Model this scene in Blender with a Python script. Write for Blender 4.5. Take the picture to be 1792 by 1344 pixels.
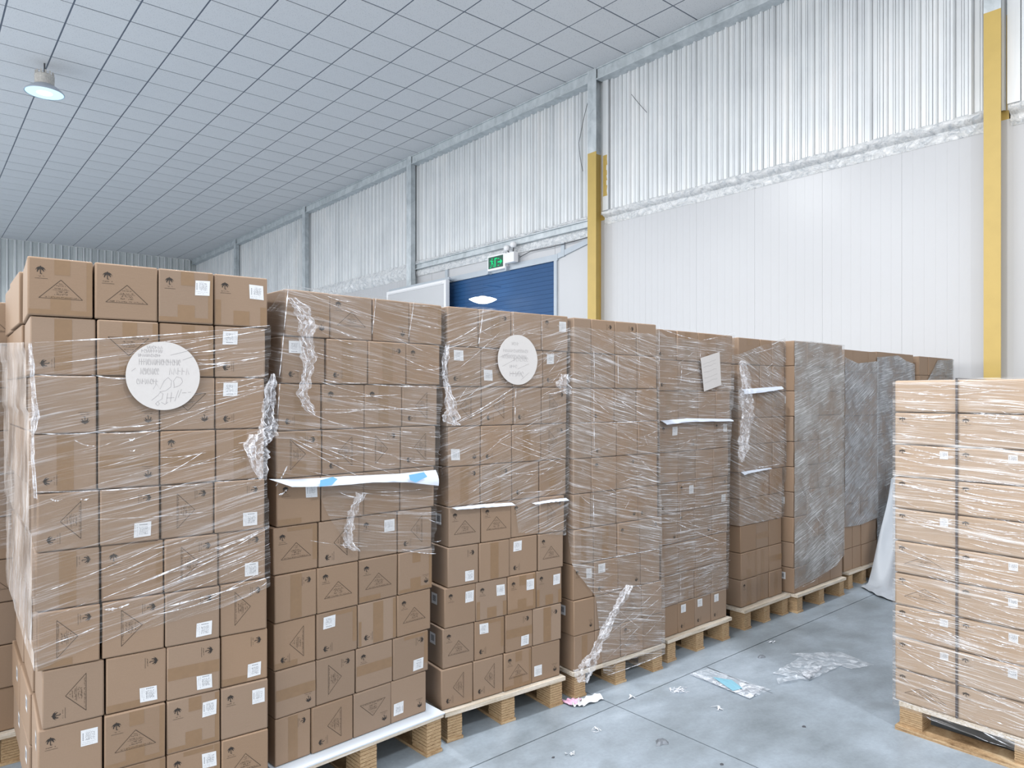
import bpy, bmesh, math, random
from mathutils import Vector, Matrix, noise
random.seed(7)
sc = bpy.context.scene
for o in list(bpy.data.objects):
    bpy.data.objects.remove(o)
COL = sc.collection

# ------------------------------------------------------------------ camera
F, U0, V0, CH = 1237.0, 896.0, 690.0, 1.70
DX, DY = 0.6494, 0.7604
cam_d = bpy.data.cameras.new('camera')
cam = bpy.data.objects.new('camera', cam_d)
COL.objects.link(cam)
cam.location = (0, 0, CH)
cam.rotation_euler = (math.pi / 2, 0, -math.atan2(DX, DY))
cam_d.sensor_width = 36.0
cam_d.lens = F * 36.0 / 1792.0
cam_d.shift_y = (V0 - 672.0) / 1792.0
cam_d.clip_start = 0.05
cam_d.clip_end = 200
sc.camera = cam

# ------------------------------------------------------------------ light
w = bpy.data.worlds.new('world')
sc.world = w
w.use_nodes = True
bg = w.node_tree.nodes['Background']
bg.inputs[0].default_value = (0.98, 0.99, 1.0, 1)
bg.inputs[1].default_value = 0.88
sc.view_settings.view_transform = 'Standard'
sc.view_settings.look = 'None'
sc.view_settings.gamma = 1.0
sc.view_settings.use_curve_mapping = False
sc.view_settings.exposure = 0.42
sc.cycles.transparent_max_bounces = 24
sc.cycles.max_bounces = 8
sc.cycles.caustics_reflective = False
sc.cycles.caustics_refractive = False


def area_lamp(name, loc, size, power, rot=(0, 0, 0), color=(0.96, 0.98, 1.0)):
    l = bpy.data.lights.new(name, 'AREA')
    l.shape = 'DISK'
    l.size = size
    l.energy = power
    l.color = color
    o = bpy.data.objects.new(name, l)
    o.location = loc
    o.rotation_euler = rot
    COL.objects.link(o)
    return o


# rows of high bay lamps under the ceiling (those outside the frame only as light)
for (x, y) in ((1.85, 2.6), (1.85, -3.4), (-4.2, 2.6), (-4.2, 8.6), (-4.2, 14.6), (1.85, 8.6), (-1.5, 20.6), (-1.5, 26.6), (-7.5, 20.6), (-7.5, 26.6)):
    area_lamp('high_bay_light', (x, y, 6.95), 0.5, 260)

# daylight through the row of open dock doors along the far side of the hall
for (y_, z_, ln, ht, pw) in ((14.0, 3.4, 13.0, 2.6, 330), (-1.5, 2.9, 9.0, 3.2, 520)):
    dl_ = bpy.data.lights.new('dock_daylight', 'AREA')
    dl_.shape = 'RECTANGLE'
    dl_.size, dl_.size_y = ln, ht
    dl_.energy = pw
    dl_.color = (1.0, 0.975, 0.94)
    dlo = bpy.data.objects.new('dock_daylight', dl_)
    dlo.location = (-8.0, y_, z_)
    dlo.rotation_euler = (math.pi / 2, 0, -math.pi / 2)
    COL.objects.link(dlo)

# ------------------------------------------------------------------ helpers


def lin(c):
    return tuple((v / 255 / 12.92) if v / 255 <= 0.04045 else ((v / 255 + 0.055) / 1.055) ** 2.4 for v in c)


def ray(u):
    a = (u - U0) / F
    return DX + DY * a, DY - DX * a


def on_z(u, v, z):
    t = (z - CH) * F / (V0 - v)
    p, q = ray(u)
    return Vector((t * p, t * q, z))


def on_x(u, v, X):
    p, q = ray(u)
    t = X / p
    return Vector((X, t * q, CH + (V0 - v) / F * t))


def yx(u, X):
    p, q = ray(u)
    return X / p * q


class MB:
    def __init__(s):
        s.v, s.f, s.uv = [], [], None

    def quad(s, a, b, c, d):
        n = len(s.v)
        s.v += [tuple(a), tuple(b), tuple(c), tuple(d)]
        s.f.append((n, n + 1, n + 2, n + 3))

    def poly(s, pts):
        n = len(s.v)
        s.v += [tuple(p) for p in pts]
        s.f.append(tuple(range(n, n + len(pts))))

    def box(s, x0, x1, y0, y1, z0, z1):
        n = len(s.v)
        s.v += [(x0, y0, z0), (x1, y0, z0), (x1, y1, z0), (x0, y1, z0),
                (x0, y0, z1), (x1, y0, z1), (x1, y1, z1), (x0, y1, z1)]
        for q in ((0, 3, 2, 1), (4, 5, 6, 7), (0, 1, 5, 4), (1, 2, 6, 5), (2, 3, 7, 6), (3, 0, 4, 7)):
            s.f.append(tuple(n + i for i in q))

    def grid(s, rows):
        n = len(s.v)
        m = len(rows[0])
        for r in rows:
            s.v += [tuple(p) for p in r]
        for j in range(len(rows) - 1):
            for i in range(m - 1):
                a = n + j * m + i
                s.f.append((a, a + 1, a + m + 1, a + m))

    def tube(s, pts, r, k=6):
        pts = [Vector(p) for p in pts]
        rows = []
        for i, p in enumerate(pts):
            d = (pts[min(i + 1, len(pts) - 1)] - pts[max(i - 1, 0)]).normalized()
            up = Vector((0, 0, 1)) if abs(d.z) < 0.9 else Vector((1, 0, 0))
            a = d.cross(up).normalized()
            b = d.cross(a)
            rr = r[i] if isinstance(r, (list, tuple)) else r
            rows.append([p + (a * math.cos(2 * math.pi * j / k) + b * math.sin(2 * math.pi * j / k)) * rr for j in range(k + 1)])
        s.grid(rows)

    def lathe(s, c, prof, k=28):
        rows = []
        for (r, z) in prof:
            rows.append([(c[0] + r * math.cos(2 * math.pi * j / k), c[1] + r * math.sin(2 * math.pi * j / k), c[2] + z) for j in range(k + 1)])
        s.grid(rows)

    def ribbon(s, pts, wid, nrm):
        """flat ribbon along pts lying square to nrm; wid a number or list"""
        pts = [Vector(p) for p in pts]
        nrm = Vector(nrm)
        rows = []
        for i, p in enumerate(pts):
            d = (pts[min(i + 1, len(pts) - 1)] - pts[max(i - 1, 0)])
            d = d.normalized() if d.length > 1e-9 else Vector((1, 0, 0))
            a = d.cross(nrm).normalized()
            ww = (wid[i] if isinstance(wid, (list, tuple)) else wid) / 2
            rows.append([p - a * ww, p + a * ww])
        s.grid(rows)

    def mesh(s, name, mat, smooth=False):
        me = bpy.data.meshes.new(name)
        me.from_pydata(s.v, [], s.f)
        if mat:
            me.materials.append(mat)
        if smooth:
            me.polygons.foreach_set('use_smooth', [True] * len(me.polygons))
        if s.uv:
            lay = me.uv_layers.new(name='UVMap')
            for l in me.loops:
                lay.data[l.index].uv = s.uv[l.vertex_index]
        me.update()
        return me

    def build(s, name, mat, parent=None, smooth=False):
        return obj(name, s.mesh(name, mat, smooth), parent)


def obj(name, me, parent=None, loc=None, rz=0, scale=None):
    o = bpy.data.objects.new(name, me)
    COL.objects.link(o)
    if parent is not None:
        o.parent = parent
    if loc is not None:
        o.location = loc
    if rz:
        o.rotation_euler = (0, 0, rz)
    if scale is not None:
        o.scale = scale
    return o


def tag(o, label=None, cat=None, group=None, kind=None):
    if label:
        o['label'] = label
    if cat:
        o['category'] = cat
    if group:
        o['group'] = group
    if kind:
        o['kind'] = kind
    return o


def empty(name, loc=(0, 0, 0), rz=0, parent=None):
    return obj(name, None, parent, loc, rz)


# ------------------------------------------------------------------ materials
class NT:
    def __init__(s, name):
        s.m = bpy.data.materials.new(name)
        s.m.use_nodes = True
        s.t = s.m.node_tree
        s.t.nodes.clear()
        s.out = s.t.nodes.new('ShaderNodeOutputMaterial')

    def n(s, typ, **kw):
        nd = s.t.nodes.new(typ)
        for k, v in kw.items():
            if k.startswith('i_'):
                key = k[2:]
                key = int(key) if key.isdigit() else key.replace('_', ' ')
                nd.inputs[key].default_value = v
            else:
                setattr(nd, k, v)
        return nd

    def l(s, a, b):
        s.t.links.new(a, b)

    def math(s, op, a, b=None):
        nd = s.n('ShaderNodeMath', operation=op)
        for i, x in enumerate((a, b)):
            if x is None:
                continue
            if isinstance(x, (int, float)):
                nd.inputs[i].default_value = x
            else:
                s.l(x, nd.inputs[i])
        return nd.outputs[0]

    def noise(s, vec, scale, detail=3, rough=0.55, dist=0.0):
        nd = s.n('ShaderNodeTexNoise', i_Scale=scale, i_Detail=detail, i_Roughness=rough, i_Distortion=dist)
        if vec is not None:
            s.l(vec, nd.inputs['Vector'])
        return nd.outputs['Fac']

    def mapping(s, vec, scale=(1, 1, 1), rot=(0, 0, 0)):
        nd = s.n('ShaderNodeMapping')
        nd.inputs['Scale'].default_value = scale
        nd.inputs['Rotation'].default_value = rot
        s.l(vec, nd.inputs['Vector'])
        return nd.outputs[0]

    def ramp(s, fac, stops):
        nd = s.n('ShaderNodeValToRGB')
        cr = nd.color_ramp
        while len(cr.elements) > len(stops):
            cr.elements.remove(cr.elements[-1])
        while len(cr.elements) < len(stops):
            cr.elements.new(1.0)
        for e, (p, c) in zip(cr.elements, stops):
            e.position = p
            e.color = c if isinstance(c, (list, tuple)) and len(c) == 4 else ((*c, 1) if isinstance(c, (list, tuple)) else (c, c, c, 1))
        s.l(fac, nd.inputs[0])
        return nd.outputs[0]

    def mix(s, fac, a, b, mode='MIX'):
        nd = s.n('ShaderNodeMix', data_type='RGBA', blend_type=mode)
        for sock, x in ((nd.inputs[0], fac), (nd.inputs[6], a), (nd.inputs[7], b)):
            if isinstance(x, (int, float)):
                sock.default_value = x
            elif isinstance(x, tuple):
                sock.default_value = (*x, 1) if len(x) == 3 else x
            else:
                s.l(x, sock)
        return nd.outputs[2]

    def bsdf(s, color=None, rough=0.5, metal=0.0, spec=0.5, normal=None):
        b = s.n('ShaderNodeBsdfPrincipled')
        b.inputs['Roughness'].default_value = rough if isinstance(rough, (int, float)) else 0.5
        if not isinstance(rough, (int, float)):
            s.l(rough, b.inputs['Roughness'])
        b.inputs['Metallic'].default_value = metal
        b.inputs['Specular IOR Level'].default_value = spec
        if isinstance(color, tuple):
            b.inputs['Base Color'].default_value = (*color, 1)
        elif color is not None:
            s.l(color, b.inputs['Base Color'])
        if normal is not None:
            s.l(normal, b.inputs['Normal'])
        return b

    def bump(s, h, strength=0.3, dist=0.01):
        nd = s.n('ShaderNodeBump', i_Strength=strength, i_Distance=dist)
        s.l(h, nd.inputs['Height'])
        return nd.outputs[0]

    def done(s, shader):
        s.l(shader, s.out.inputs[0])
        return s.m


def simple(name, rgb, rough=0.5, metal=0.0, spec=0.5, nscale=None, namt=0.08, bump=0.0, obj_var=0.0):
    t = NT(name)
    c = lin(rgb)
    col = c
    nrm = None
    if nscale:
        tc = t.n('ShaderNodeTexCoord').outputs['Object']
        nz = t.noise(tc, nscale, 4)
        col = t.mix(nz, tuple(x * (1 - namt * 2) for x in c), tuple(min(1, x * (1 + namt * 2)) for x in c))
        if bump:
            nrm = t.bump(nz, bump, 0.004)
    if obj_var:
        r = t.n('ShaderNodeObjectInfo').outputs['Random']
        k = t.math('ADD', t.math('MULTIPLY', r, obj_var * 2), 1 - obj_var)
        hsv = t.n('ShaderNodeHueSaturation')
        t.l(k, hsv.inputs['Value'])
        if isinstance(col, tuple):
            hsv.inputs['Color'].default_value = (*col, 1)
        else:
            t.l(col, hsv.inputs['Color'])
        col = hsv.outputs[0]
    return t.done(t.bsdf(col, rough, metal, spec, nrm).outputs[0])


M = {}


def make_cardboard(name, rgb, var=0.07):
    t = NT(name)
    tc = t.n('ShaderNodeTexCoord').outputs['Object']
    c = lin(rgb)
    fine = t.noise(tc, 420, 3, 0.7)
    fib = t.noise(t.mapping(tc, (14, 14, 120)), 3, 3)
    big = t.noise(tc, 7, 3)
    col = t.mix(fine, tuple(x * 0.88 for x in c), tuple(x * 1.12 for x in c))
    col = t.mix(t.math('MULTIPLY', fib, 0.35), col, tuple(x * 0.86 for x in c))
    col = t.mix(t.math('MULTIPLY', big, 0.25), col, (c[0] * 0.9, c[1] * 0.86, c[2] * 0.8))
    r = t.n('ShaderNodeObjectInfo').outputs['Random']
    hsv = t.n('ShaderNodeHueSaturation')
    t.l(t.math('ADD', t.math('MULTIPLY', r, var * 2), 1 - var), hsv.inputs['Value'])
    t.l(t.math('ADD', t.math('MULTIPLY', t.math('FRACT', t.math('MULTIPLY', r, 17.3)), 0.16), 0.92), hsv.inputs['Saturation'])
    t.l(col, hsv.inputs['Color'])
    return t.done(t.bsdf(hsv.outputs[0], 0.62, 0, 0.3, t.bump(fib, 0.12, 0.002)).outputs[0])


M['card'] = make_cardboard('brown_cardboard', (138, 117, 99))
M['card_pale'] = make_cardboard('pale_cardboard', (166, 146, 127), 0.04)
M['tape'] = simple('packing_tape', (128, 103, 78), 0.28, 0, 0.5, 40, 0.05)
M['ink'] = simple('dark_print', (40, 33, 29), 0.7)
M['inksoft'] = simple('brown_print', (56, 43, 33), 0.7)
M['label'] = simple('label_paper', (206, 208, 212), 0.5)
M['labeltext'] = simple('label_print', (70, 74, 84), 0.7)
M['paper'] = simple('card_disc_paper', (195, 192, 191), 0.75, 0, 0.3, 60, 0.02)
M['pencil'] = simple('pencil_grey', (138, 135, 137), 0.8)
M['white_sheet'] = simple('white_sheet', (184, 192, 206), 0.5, 0, 0.4, 9, 0.03)
M['plastic_sheet'] = simple('plastic_sheet', (166, 172, 180), 0.45, 0, 0.4, 6, 0.03)
M['galv'] = None
M['yellow'] = simple('yellow_paint', (190, 163, 92), 0.42, 0, 0.5, 5, 0.05)
M['strap'] = simple('black_strap', (58, 54, 58), 0.45)
M['dark_recess'] = simple('dark_gap', (60, 62, 66), 0.9)
M['white_panel'] = simple('white_panel', (192, 193, 196), 0.3, 0, 0.5, 1.2, 0.012)
M['trim_grey'] = simple('grey_trim', (176, 184, 192), 0.4, 0.2, 0.5, 6, 0.04)
M['blue'] = simple('blue_shutter', (42, 80, 124), 0.42, 0, 0.25, 2, 0.05)
M['wire'] = simple('grey_wire', (70, 72, 76), 0.6)
M['lamp_shell'] = simple('lamp_shell', (190, 196, 206), 0.35, 0.5)
M['lamp_body'] = simple('lamp_body', (196, 192, 186), 0.5, 0.3, 0.5, 30, 0.2)
M['sign_white'] = simple('sign_white', (232, 232, 234), 0.4)
M['sign_dark'] = simple('sign_dark', (10, 74, 56), 0.35)
M['pink'] = simple('pink_paper', (204, 160, 186), 0.7)
M['scrap'] = simple('white_scrap', (206, 211, 219), 0.6)
M['cyan'] = simple('pale_blue_print', (126, 176, 196), 0.5)
M['skyblue'] = simple('sky_blue_print', (124, 184, 232), 0.5)
M['dark_bit'] = simple('dark_debris', (66, 68, 74), 0.8)


def emit(name, rgb, strength):
    t = NT(name)
    e = t.n('ShaderNodeEmission')
    e.inputs[0].default_value = (*lin(rgb), 1)
    e.inputs[1].default_value = strength
    return t.done(e.outputs[0])


M['lens'] = emit('lamp_lens', (196, 236, 255), 1.1)
M['led'] = emit('lamp_led', (255, 255, 255), 3.0)
M['disc_led'] = emit('oval_lens', (240, 250, 255), 4.0)
M['green'] = emit('sign_green', (40, 225, 140), 0.9)


def mk_galv():
    t = NT('galvanised_steel')
    tc = t.n('ShaderNodeTexCoord').outputs['Object']
    a = t.noise(tc, 3.5, 5, 0.65, 0.6)
    b = t.noise(t.mapping(tc, (1, 1, 0.2)), 9, 3)
    f = t.math('ADD', t.math('MULTIPLY', a, 0.7), t.math('MULTIPLY', b, 0.3))
    col = t.ramp(f, [(0.3, lin((166, 174, 178))), (0.5, lin((196, 203, 207))), (0.72, lin((222, 227, 230)))])
    return t.done(t.bsdf(col, 0.45, 0.15, 0.5, t.bump(a, 0.15, 0.01)).outputs[0])


M['galv'] = mk_galv()


def mk_foil():
    t = NT('crumpled_foil')
    tc = t.n('ShaderNodeTexCoord').outputs['Object']
    a = t.noise(t.mapping(tc, (1, 2.2, 3.0)), 5, 6, 0.7, 1.0)
    b = t.noise(tc, 60, 3, 0.7)
    col = t.ramp(t.math('ADD', t.math('MULTIPLY', a, 0.8), t.math('MULTIPLY', b, 0.2)),
                 [(0.35, lin((196, 202, 208))), (0.55, lin((246, 247, 248)))])
    return t.done(t.bsdf(col, 0.3, 0.25, 0.5, t.bump(a, 0.8, 0.05)).outputs[0])


M['foil'] = mk_foil()


def mk_clad(name, c0, c1, c2):
    t = NT(name)
    tc = t.n('ShaderNodeTexCoord').outputs['Object']
    st = t.noise(t.mapping(tc, (1, 2.4, 0.12)), 3, 4, 0.6)
    cl = t.noise(tc, 1.1, 3)
    col = t.ramp(t.math('ADD', t.math('MULTIPLY', st, 0.6), t.math('MULTIPLY', cl, 0.4)),
                 [(0.32, lin(c0)), (0.5, lin(c1)), (0.68, lin(c2))])
    dent = t.noise(tc, 2.2, 2, 0.5, 0.4)
    return t.done(t.bsdf(col, 0.3, 0.08, 0.5, t.bump(dent, 0.25, 0.02)).outputs[0])


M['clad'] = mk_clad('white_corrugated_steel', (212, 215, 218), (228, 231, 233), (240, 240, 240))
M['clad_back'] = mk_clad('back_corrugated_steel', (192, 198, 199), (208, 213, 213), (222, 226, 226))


def mk_ceiling():
    t = NT('ceiling_board')
    tc = t.n('ShaderNodeTexCoord').outputs['Object']
    sp = t.n('ShaderNodeTexVoronoi', i_Scale=34.0)
    t.l(tc, sp.inputs['Vector'])
    dots = t.ramp(sp.outputs['Distance'], [(0.10, lin((150, 154, 164))), (0.24, lin((224, 225, 227)))])
    big = t.noise(tc, 0.5, 3)
    col = t.mix(t.math('MULTIPLY', big, 0.35), dots, lin((212, 213, 216)))
    return t.done(t.bsdf(col, 0.7, 0, 0.25).outputs[0])


M['ceil'] = mk_ceiling()
M['ceil_grid'] = simple('ceiling_grid', (104, 112, 126), 0.5, 0.2)


def mk_floor():
    t = NT('polished_concrete')
    tc = t.n('ShaderNodeTexCoord').outputs['Object']
    a = t.noise(tc, 0.9, 6, 0.62, 0.5)
    b = t.noise(t.mapping(tc, (1, 1.6, 1), (0, 0, 0.6)), 3.2, 5, 0.65)
    f = t.noise(tc, 55, 3, 0.7)
    s = t.math('ADD', t.math('MULTIPLY', a, 0.55), t.math('ADD', t.math('MULTIPLY', b, 0.33), t.math('MULTIPLY', f, 0.12)))
    col = t.ramp(s, [(0.36, lin((110, 119, 126))), (0.47, lin((130, 140, 149))), (0.55, lin((143, 154, 165))), (0.68, lin((168, 180, 192)))])
    st = t.ramp(t.noise(tc, 2.6, 2, 0.5), [(0.30, 1.0), (0.36, 0.0)])
    col = t.mix(t.math('MULTIPLY', st, 0.30), col, lin((112, 120, 124)))
    scr = t.noise(t.mapping(tc, (1.5, 40, 1), (0, 0, 0.75)), 2.5, 3, 0.6)
    col = t.mix(t.math('MULTIPLY', t.ramp(scr, [(0.62, 0.0), (0.74, 1.0)]), 0.18), col, lin((110, 116, 122)))
    rg = t.math('ADD', t.math('MULTIPLY', a, 0.25), 0.33)
    return t.done(t.bsdf(col, rg, 0, 0.45, t.bump(f, 0.05, 0.003)).outputs[0])


M['floor'] = mk_floor()


def mk_wood(name, cols, grain=(3, 3, 60)):
    t = NT(name)
    tc = t.n('ShaderNodeTexCoord').outputs['Object']
    g = t.noise(t.mapping(tc, grain), 2.2, 5, 0.6, 0.8)
    f = t.noise(tc, 90, 3)
    s = t.math('ADD', t.math('MULTIPLY', g, 0.8), t.math('MULTIPLY', f, 0.2))
    col = t.ramp(s, [(0.33, lin(cols[0])), (0.5, lin(cols[1])), (0.66, lin(cols[2]))])
    return t.done(t.bsdf(col, 0.7, 0, 0.25, t.bump(g, 0.3, 0.004)).outputs[0])


M['ply'] = mk_wood('plywood_edge', ((112, 86, 60), (168, 141, 108), (198, 176, 144)))
M['deck'] = mk_wood('pallet_deck', ((164, 152, 134), (194, 184, 170), (212, 206, 198)), (2, 40, 40))
M['deck_white'] = simple('white_board', (202, 211, 222), 0.5, 0, 0.4, 12, 0.02)


def film_mat(name, angle, haze, streak, tint=(160, 154, 148), base=0.03, scale=1.0, hi=(240, 243, 250)):
    t = NT(name)
    uv = t.n('ShaderNodeUVMap').outputs[0]
    warp = t.n('ShaderNodeTexNoise', i_Scale=2.2, i_Detail=2.0)
    t.l(uv, warp.inputs['Vector'])
    wv = t.n('ShaderNodeVectorMath', operation='MULTIPLY_ADD')
    t.l(warp.outputs['Color'], wv.inputs[0])
    wv.inputs[1].default_value = (0.045, 0.045, 0)
    t.l(uv, wv.inputs[2])
    mp = t.mapping(wv.outputs[0], (1, 1, 1), (0, 0, -angle))
    s1 = t.noise(t.mapping(mp, (1.7 * scale, 62 * scale, 1)), 1.0, 4, 0.65, 0.25)
    s2 = t.noise(t.mapping(mp, (3.4 * scale, 190 * scale, 1)), 1.0, 3, 0.7, 0.2)
    pm = t.noise(uv, 3.6, 3, 0.6)
    patch = t.ramp(pm, [(0.36, 0.12), (0.62, 1.0)])
    st1 = t.ramp(s1, [(0.52, 0.0), (0.66, 1.0)])
    st2 = t.ramp(s2, [(0.53, 0.0), (0.66, 1.0)])
    st = t.math('ADD', t.math('MULTIPLY', st1, 0.55), t.math('MULTIPLY', st2, 0.55))  # white streaks: wrinkle glints put into the film colour and opacity
    al = t.math('ADD', t.math('MULTIPLY', patch, haze), t.math('MULTIPLY', t.math('MULTIPLY', st, streak), t.math('ADD', t.math('MULTIPLY', patch, 0.8), 0.2)))
    al = t.math('MINIMUM', t.math('ADD', al, base), 0.92)
    sf = t.math('MINIMUM', t.math('MULTIPLY', st, 1.6), 1.0)
    b = t.bsdf(t.mix(sf, lin(tint), lin(hi)), 0.22, 0, 0.5, t.bump(t.math('ADD', s1, t.math('MULTIPLY', s2, 0.4)), 0.5, 0.006))
    tr = t.n('ShaderNodeBsdfTransparent')
    mx = t.n('ShaderNodeMixShader')
    t.l(al, mx.inputs[0])
    t.l(tr.outputs[0], mx.inputs[1])
    t.l(b.outputs[0], mx.inputs[2])
    return t.done(mx.outputs[0])


def clear_mat(name, alpha, rough=0.15, rgb=(244, 247, 255), bump=0.0, nscale=30):
    t = NT(name)
    tc = t.n('ShaderNodeTexCoord').outputs['Object']
    nz = t.noise(tc, nscale, 4, 0.65, 1.0)
    nrm = t.bump(nz, bump, 0.01) if bump else None
    b = t.bsdf(lin(rgb), rough, 0, 0.8, nrm)
    tr = t.n('ShaderNodeBsdfTransparent')
    mx = t.n('ShaderNodeMixShader')
    al = t.ramp(nz, [(0.42, alpha * 0.35), (0.62, min(1.0, alpha * 1.5))])
    t.l(al, mx.inputs[0])
    t.l(tr.outputs[0], mx.inputs[1])
    t.l(b.outputs[0], mx.inputs[2])
    return t.done(mx.outputs[0])


M['crease'] = clear_mat('film_crease', 0.66, 0.12)
M['bunch'] = clear_mat('film_bunch', 0.26, 0.08, bump=1.0, nscale=45)
M['milky'] = clear_mat('milky_film', 0.7, 0.25, (214, 220, 230), bump=0.6, nscale=25)
M['grey_bit'] = simple('grey_debris', (112, 118, 126), 0.6, 0.2, 0.5, 60, 0.2)
M['floor_film'] = clear_mat('floor_film', 0.35, 0.15, (226, 234, 244), bump=0.8, nscale=16)

# ------------------------------------------------------------------ room shell
H = 7.45
XW = 9.42          # wall cladding plane
XC = 9.20          # front of the steel columns
YB = 32.0          # back wall
COLY = [2.52, 8.60, 14.62, 20.6, 26.6]

floor = tag(empty('floor'), 'grey blue polished concrete floor with thin joints', kind='structure')
xe = [-16.0, -9.0, -3.0, 2.94, 9.6]
ye = [-14.0, -3.45, 2.57, 8.6, 14.6, 20.6, 26.6, YB]
for i in range(len(xe) - 1):
    for j in range(len(ye) - 1):
        b = MB()
        g = 0.0035
        b.box(xe[i] + g, xe[i + 1] - g, ye[j] + g, ye[j + 1] - g, -0.12, 0.0)
        b.build('floor_slab', M['floor'], floor)
b = MB()
b.box(-16, 9.6, -14, YB, -0.14, -0.012)
b.build('floor_joint', M['dark_recess'], floor)

m = MB()
m.ribbon([on_z(1237, 1167, 0.0015), on_z(1262, 1177, 0.0015), on_z(1300, 1193, 0.0015), on_z(1352, 1213, 0.0015)], [0.004, 0.007, 0.006, 0.002], (0, 0, 1))
m.build('floor_crack', M['dark_recess'], floor)

# ceiling with boards in a grid
ceiling = tag(empty('ceiling'), 'suspended ceiling of square grey speckled boards', kind='structure')
TX, TY = 0.7515, 0.713
X_0, Y_0 = 1.85, 12.83
i0, i1 = -5, 10
j0, j1 = -14, 27
cells = []
for i in range(i0, i1):
    for j in range(j0, j1):
        xa, xb = X_0 + i * TX, X_0 + (i + 1) * TX
        ya, yb = Y_0 + j * TY, Y_0 + (j + 1) * TY
        xb = min(xb, 9.36)
        yb = min(yb, YB)
        cx, cy = (xa + xb) / 2, (ya + yb) / 2
        t_ = cx * DX + cy * DY
        lat = cx * DY - cy * DX
        vis = False
        if t_ > 1:
            u = U0 + F * lat / t_
            v = V0 - F * (H - CH) / t_
            vis = -40 < u < 1500 and v > -60
        cells.append((0 if vis else 1, t_, xa, xb, ya, yb))
cells.sort()
g = 0.012
tm = MB()
tm.box(-0.5, 0.5, -0.5, 0.5, 0, 0.016)
tile_me = tm.mesh('ceiling_tile', M['ceil'])
rest = MB()
for k, (nv, t_, xa, xb, ya, yb) in enumerate(cells):
    if nv == 0 and k < 300:
        o = obj('ceiling_tile', tile_me, ceiling, ((xa + xb) / 2, (ya + yb) / 2, H + random.uniform(0, 0.004)))
        o.scale = (xb - xa - g * 2, yb - ya - g * 2, 1)
    else:
        rest.box(xa + g, xb - g, ya + g, yb - g, H, H + 0.016)
tag(rest.build('ceiling_tile_field', M['ceil'], ceiling), kind='stuff')
gm = MB()
for i in range(i0, i1 + 1):
    x = X_0 + i * TX
    gm.box(x - g - 0.003, x + g + 0.003, Y_0 + j0 * TY, YB, H + 0.005, H + 0.03)
for j in range(j0, j1):
    y = Y_0 + j * TY
    gm.box(X_0 + i0 * TX, 9.4, y - g - 0.001, y + g + 0.001, H + 0.006, H + 0.028)
tag(gm.build('ceiling_grid', M['ceil_grid'], ceiling), kind='stuff')
gm = MB()
gm.box(X_0 + i0 * TX - 0.1, 9.6, Y_0 + j0 * TY - 0.1, YB + 0.1, H + 0.03, H + 0.1)
gm.build('ceiling_slab', M['dark_recess'], ceiling)


def corrugated(y0, y1, z0, z1, x, pitch=0.19, depth=0.045, along='y', sgn=-1):
    """trapezoid ribbed sheet; big ribs with a pair of small swages between"""
    prof = [(0.0, 0), (0.022, 0), (0.025, -.45), (0.031, -.45), (0.034, 0.1), (0.044, 1), (0.070, 1), (0.080, 0.1), (0.083, -.45), (0.089, -.45), (0.092, 0), (0.124, 0), (0.127, -.3), (0.131, -.3), (0.134, .12), (0.152, .12), (0.155, -.3), (0.159, -.3), (0.162, 0)]
    rg = random.Random(int(abs(y0) * 10))
    pts = []
    n = int((y1 - y0) / pitch) + 1
    for i in range(n):
        hv = rg.uniform(0.55, 1.15)
        for (p, d) in prof:
            d = d * hv if d > 0 else d
            p = p * pitch / 0.19
            yy = y0 + i * pitch + p
            if yy < y1:
                pts.append((yy, d * depth))
    pts.append((y1, 0))
    m = MB()
    rows = []
    for z in (z0, (z0 + z1) / 2, z1):
        if along == 'y':
            rows.append([(x + sgn * d, yy, z) for yy, d in pts])
        else:
            rows.append([(yy, x + sgn * d, z) for yy, d in pts])
    m.grid(rows)
    return m


def crumple_band(y0, y1, z0, z1, x, bulge, seed, n=120, k=9, amp=0.02):
    m = MB()
    rows = []
    for j in range(k):
        f = j / (k - 1)
        r = []
        for i in range(n + 1):
            y = y0 + (y1 - y0) * i / n
            nz = noise.noise(Vector((y * 7 + seed, f * 2.5, seed)))
            nz2 = noise.noise(Vector((y * 22 + seed, f * 4, seed * 2)))
            z = z0 + (z1 - z0) * f + amp * 0.6 * noise.noise(Vector((y * 3, seed, f)))
            r.append((x - bulge * math.sin(math.pi * f) - amp * (nz + 0.5 * nz2) * math.sin(math.pi * f) - 0.004, y, z))
        rows.append(r)
    m.grid(rows)
    return m


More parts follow.
